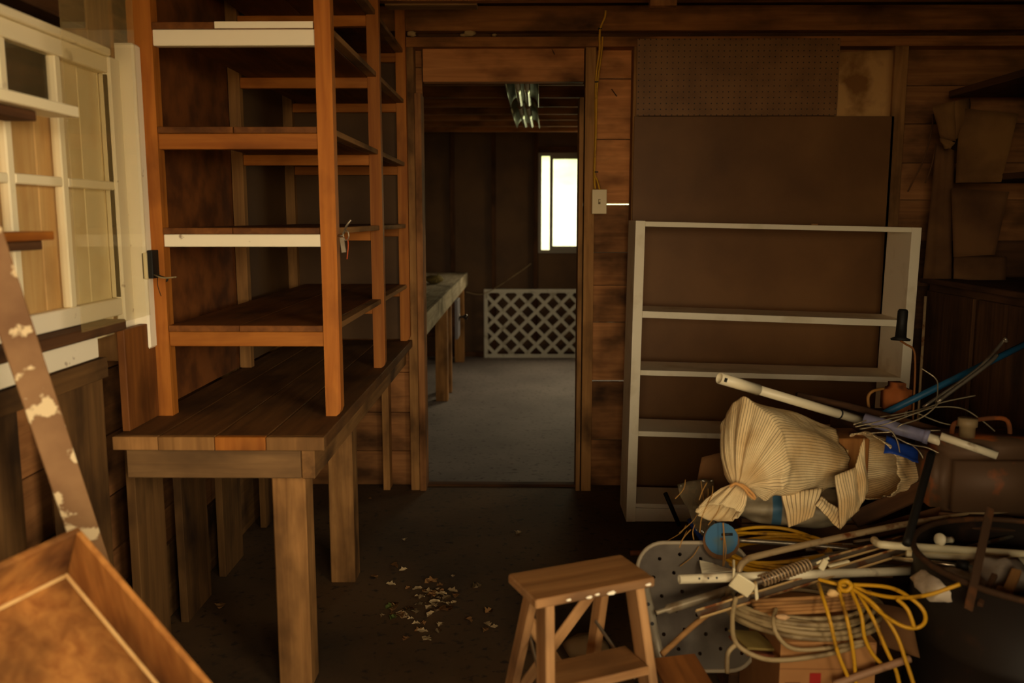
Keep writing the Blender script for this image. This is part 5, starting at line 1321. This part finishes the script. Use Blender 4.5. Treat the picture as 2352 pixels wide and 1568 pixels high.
hK = V((0.85, -0.5, 0.2)).normalized(); vK = V((-0.45, -0.3, 0.84)).normalized()
hM = (hK + hA).normalized(); vM = (vK + vA).normalized()
rings = [
    (aY(1648, 1178, 2.38), hK, vK, 0.060, 0.034, 0.08, 0),
    (aY(1662, 1162, 2.385), hK, vK, 0.056, 0.032, 0.12, 0),
    (aY(1684, 1134, 2.395), hK, vK, 0.036, 0.024, 0.18, 0),
    (aY(1697, 1118, 2.40), hK, vK, 0.016, 0.014, 0.22, 0),
    (aY(1702, 1108, 2.41), hK, vK, 0.028, 0.026, 0.20, 0),
    (aY(1713, 1080, 2.43), hM, vM, 0.068, 0.074, 0.16, 0.02),
    (aY(1726, 1044, 2.46), hA, vA, 0.112, 0.122, 0.065, 0.08),
    (aY(1731, 1034, 2.475), hA, vA, 0.122, 0.134, 0.03, 0.10),
    (aY(1738, 1033, 2.49), hA, vA, 0.125, 0.136, 0.01, 0.09),
    (aY(1775, 1035, 2.53), hA, vA, 0.124, 0.132, 0.01, 0.03),
    (aY(1825, 1040, 2.575), hA, vA, 0.118, 0.122, 0.01, 0),
    (aY(1862, 1046, 2.61), hA, vA, 0.108, 0.110, 0.02, 0),
    (aY(1888, 1050, 2.635), hA, vA, 0.102, 0.103, 0.03, 0),
]
loft('bag_body', rings, 5, TICK, ck, 144, end=(0.022, -0.018, 0.006), seed=4, nstripe=100, fold=0.06)
hB = V((0.5, -0.86, 0.0)).normalized(); vB = V((-0.12, 0.1, 1)).normalized()
rings = [
    (aY(2094, 1066, 2.68), hB, vB, 0.020, 0.030, 0.04, 0),
    (aY(2086, 1064, 2.65), hB, vB, 0.055, 0.055, 0.04, 0),
    (aY(2050, 1068, 2.61), hB, vB, 0.092, 0.080, 0.03, 0),
    (aY(2015, 1070, 2.58), hB, vB, 0.108, 0.094, 0.03, 0),
    (aY(1992, 1070, 2.56), hB, vB, 0.112, 0.098, 0.03, 0),
]
loft('sleeve', rings, 6, TICK, ck, 120, end=(-0.012, 0.0, 0.006), seed=8, nstripe=80, fold=0.04)
free_obj('torn_flap', sheet_bm(aY(1810, 1212, 2.36), aY(1866, 1188, 2.38), aY(1794, 1134, 2.42), aY(1888, 1122, 2.44), 14, 12, 0.004, 0.002, 71, 0.012), TICK, ck, True)
free_obj('torn_flap', sheet_bm(aY(1872, 1160, 2.39), aY(1930, 1216, 2.355), aY(1884, 1140, 2.42), aY(1945, 1180, 2.385), 14, 8, 0.003, 0.002, 72, 0.008), TICK, ck, True)
free_obj('torn_flap', sheet_bm(aY(1928, 1216, 2.352), aY(1972, 1172, 2.39), aY(1918, 1092, 2.42), aY(1966, 1072, 2.45), 14, 16, 0.004, 0.002, 73, 0.02), TICK, ck, True)
free_obj('torn_flap', sheet_bm(aY(1972, 1170, 2.395), aY(1996, 1125, 2.43), aY(1962, 1070, 2.45), aY(1984, 1005, 2.47), 10, 16, 0.004, 0.002, 74, 0.012), TICK, ck, True)
cord = thing('drawstring_cord', aY(1715, 1130, 2.37), 'tan drawstring cord knotted round the gathered cloth', 'cord')
tube('cord_loop', [aY(1676, 1118, 2.36), aY(1690, 1110, 2.36), aY(1708, 1120, 2.355), aY(1720, 1135, 2.355), aY(1733, 1145, 2.355), aY(1730, 1135, 2.36), aY(1712, 1118, 2.36), aY(1700, 1112, 2.36)], 0.0042, solid('cord_tan', (206, 150, 86), 0.8), cord, 7)
wbx = thing('inner_box', aY(1945, 1060, 2.62), 'reddish brown wooden box showing through the torn cloth', 'box')
c = aY(1945, 1050, 2.66)
board('box_body', c.x - 0.07, c.x + 0.045, 2.60, 2.74, c.z - 0.10, c.z + 0.075, 'tray', wbx, 0.004)
q = aY(1938, 1040, 2.595)
board('splintered_strip', q.x - 0.012, q.x + 0.012, 2.588, 2.5985, q.z - 0.028, q.z + 0.012, 'tan', wbx, 0.002)
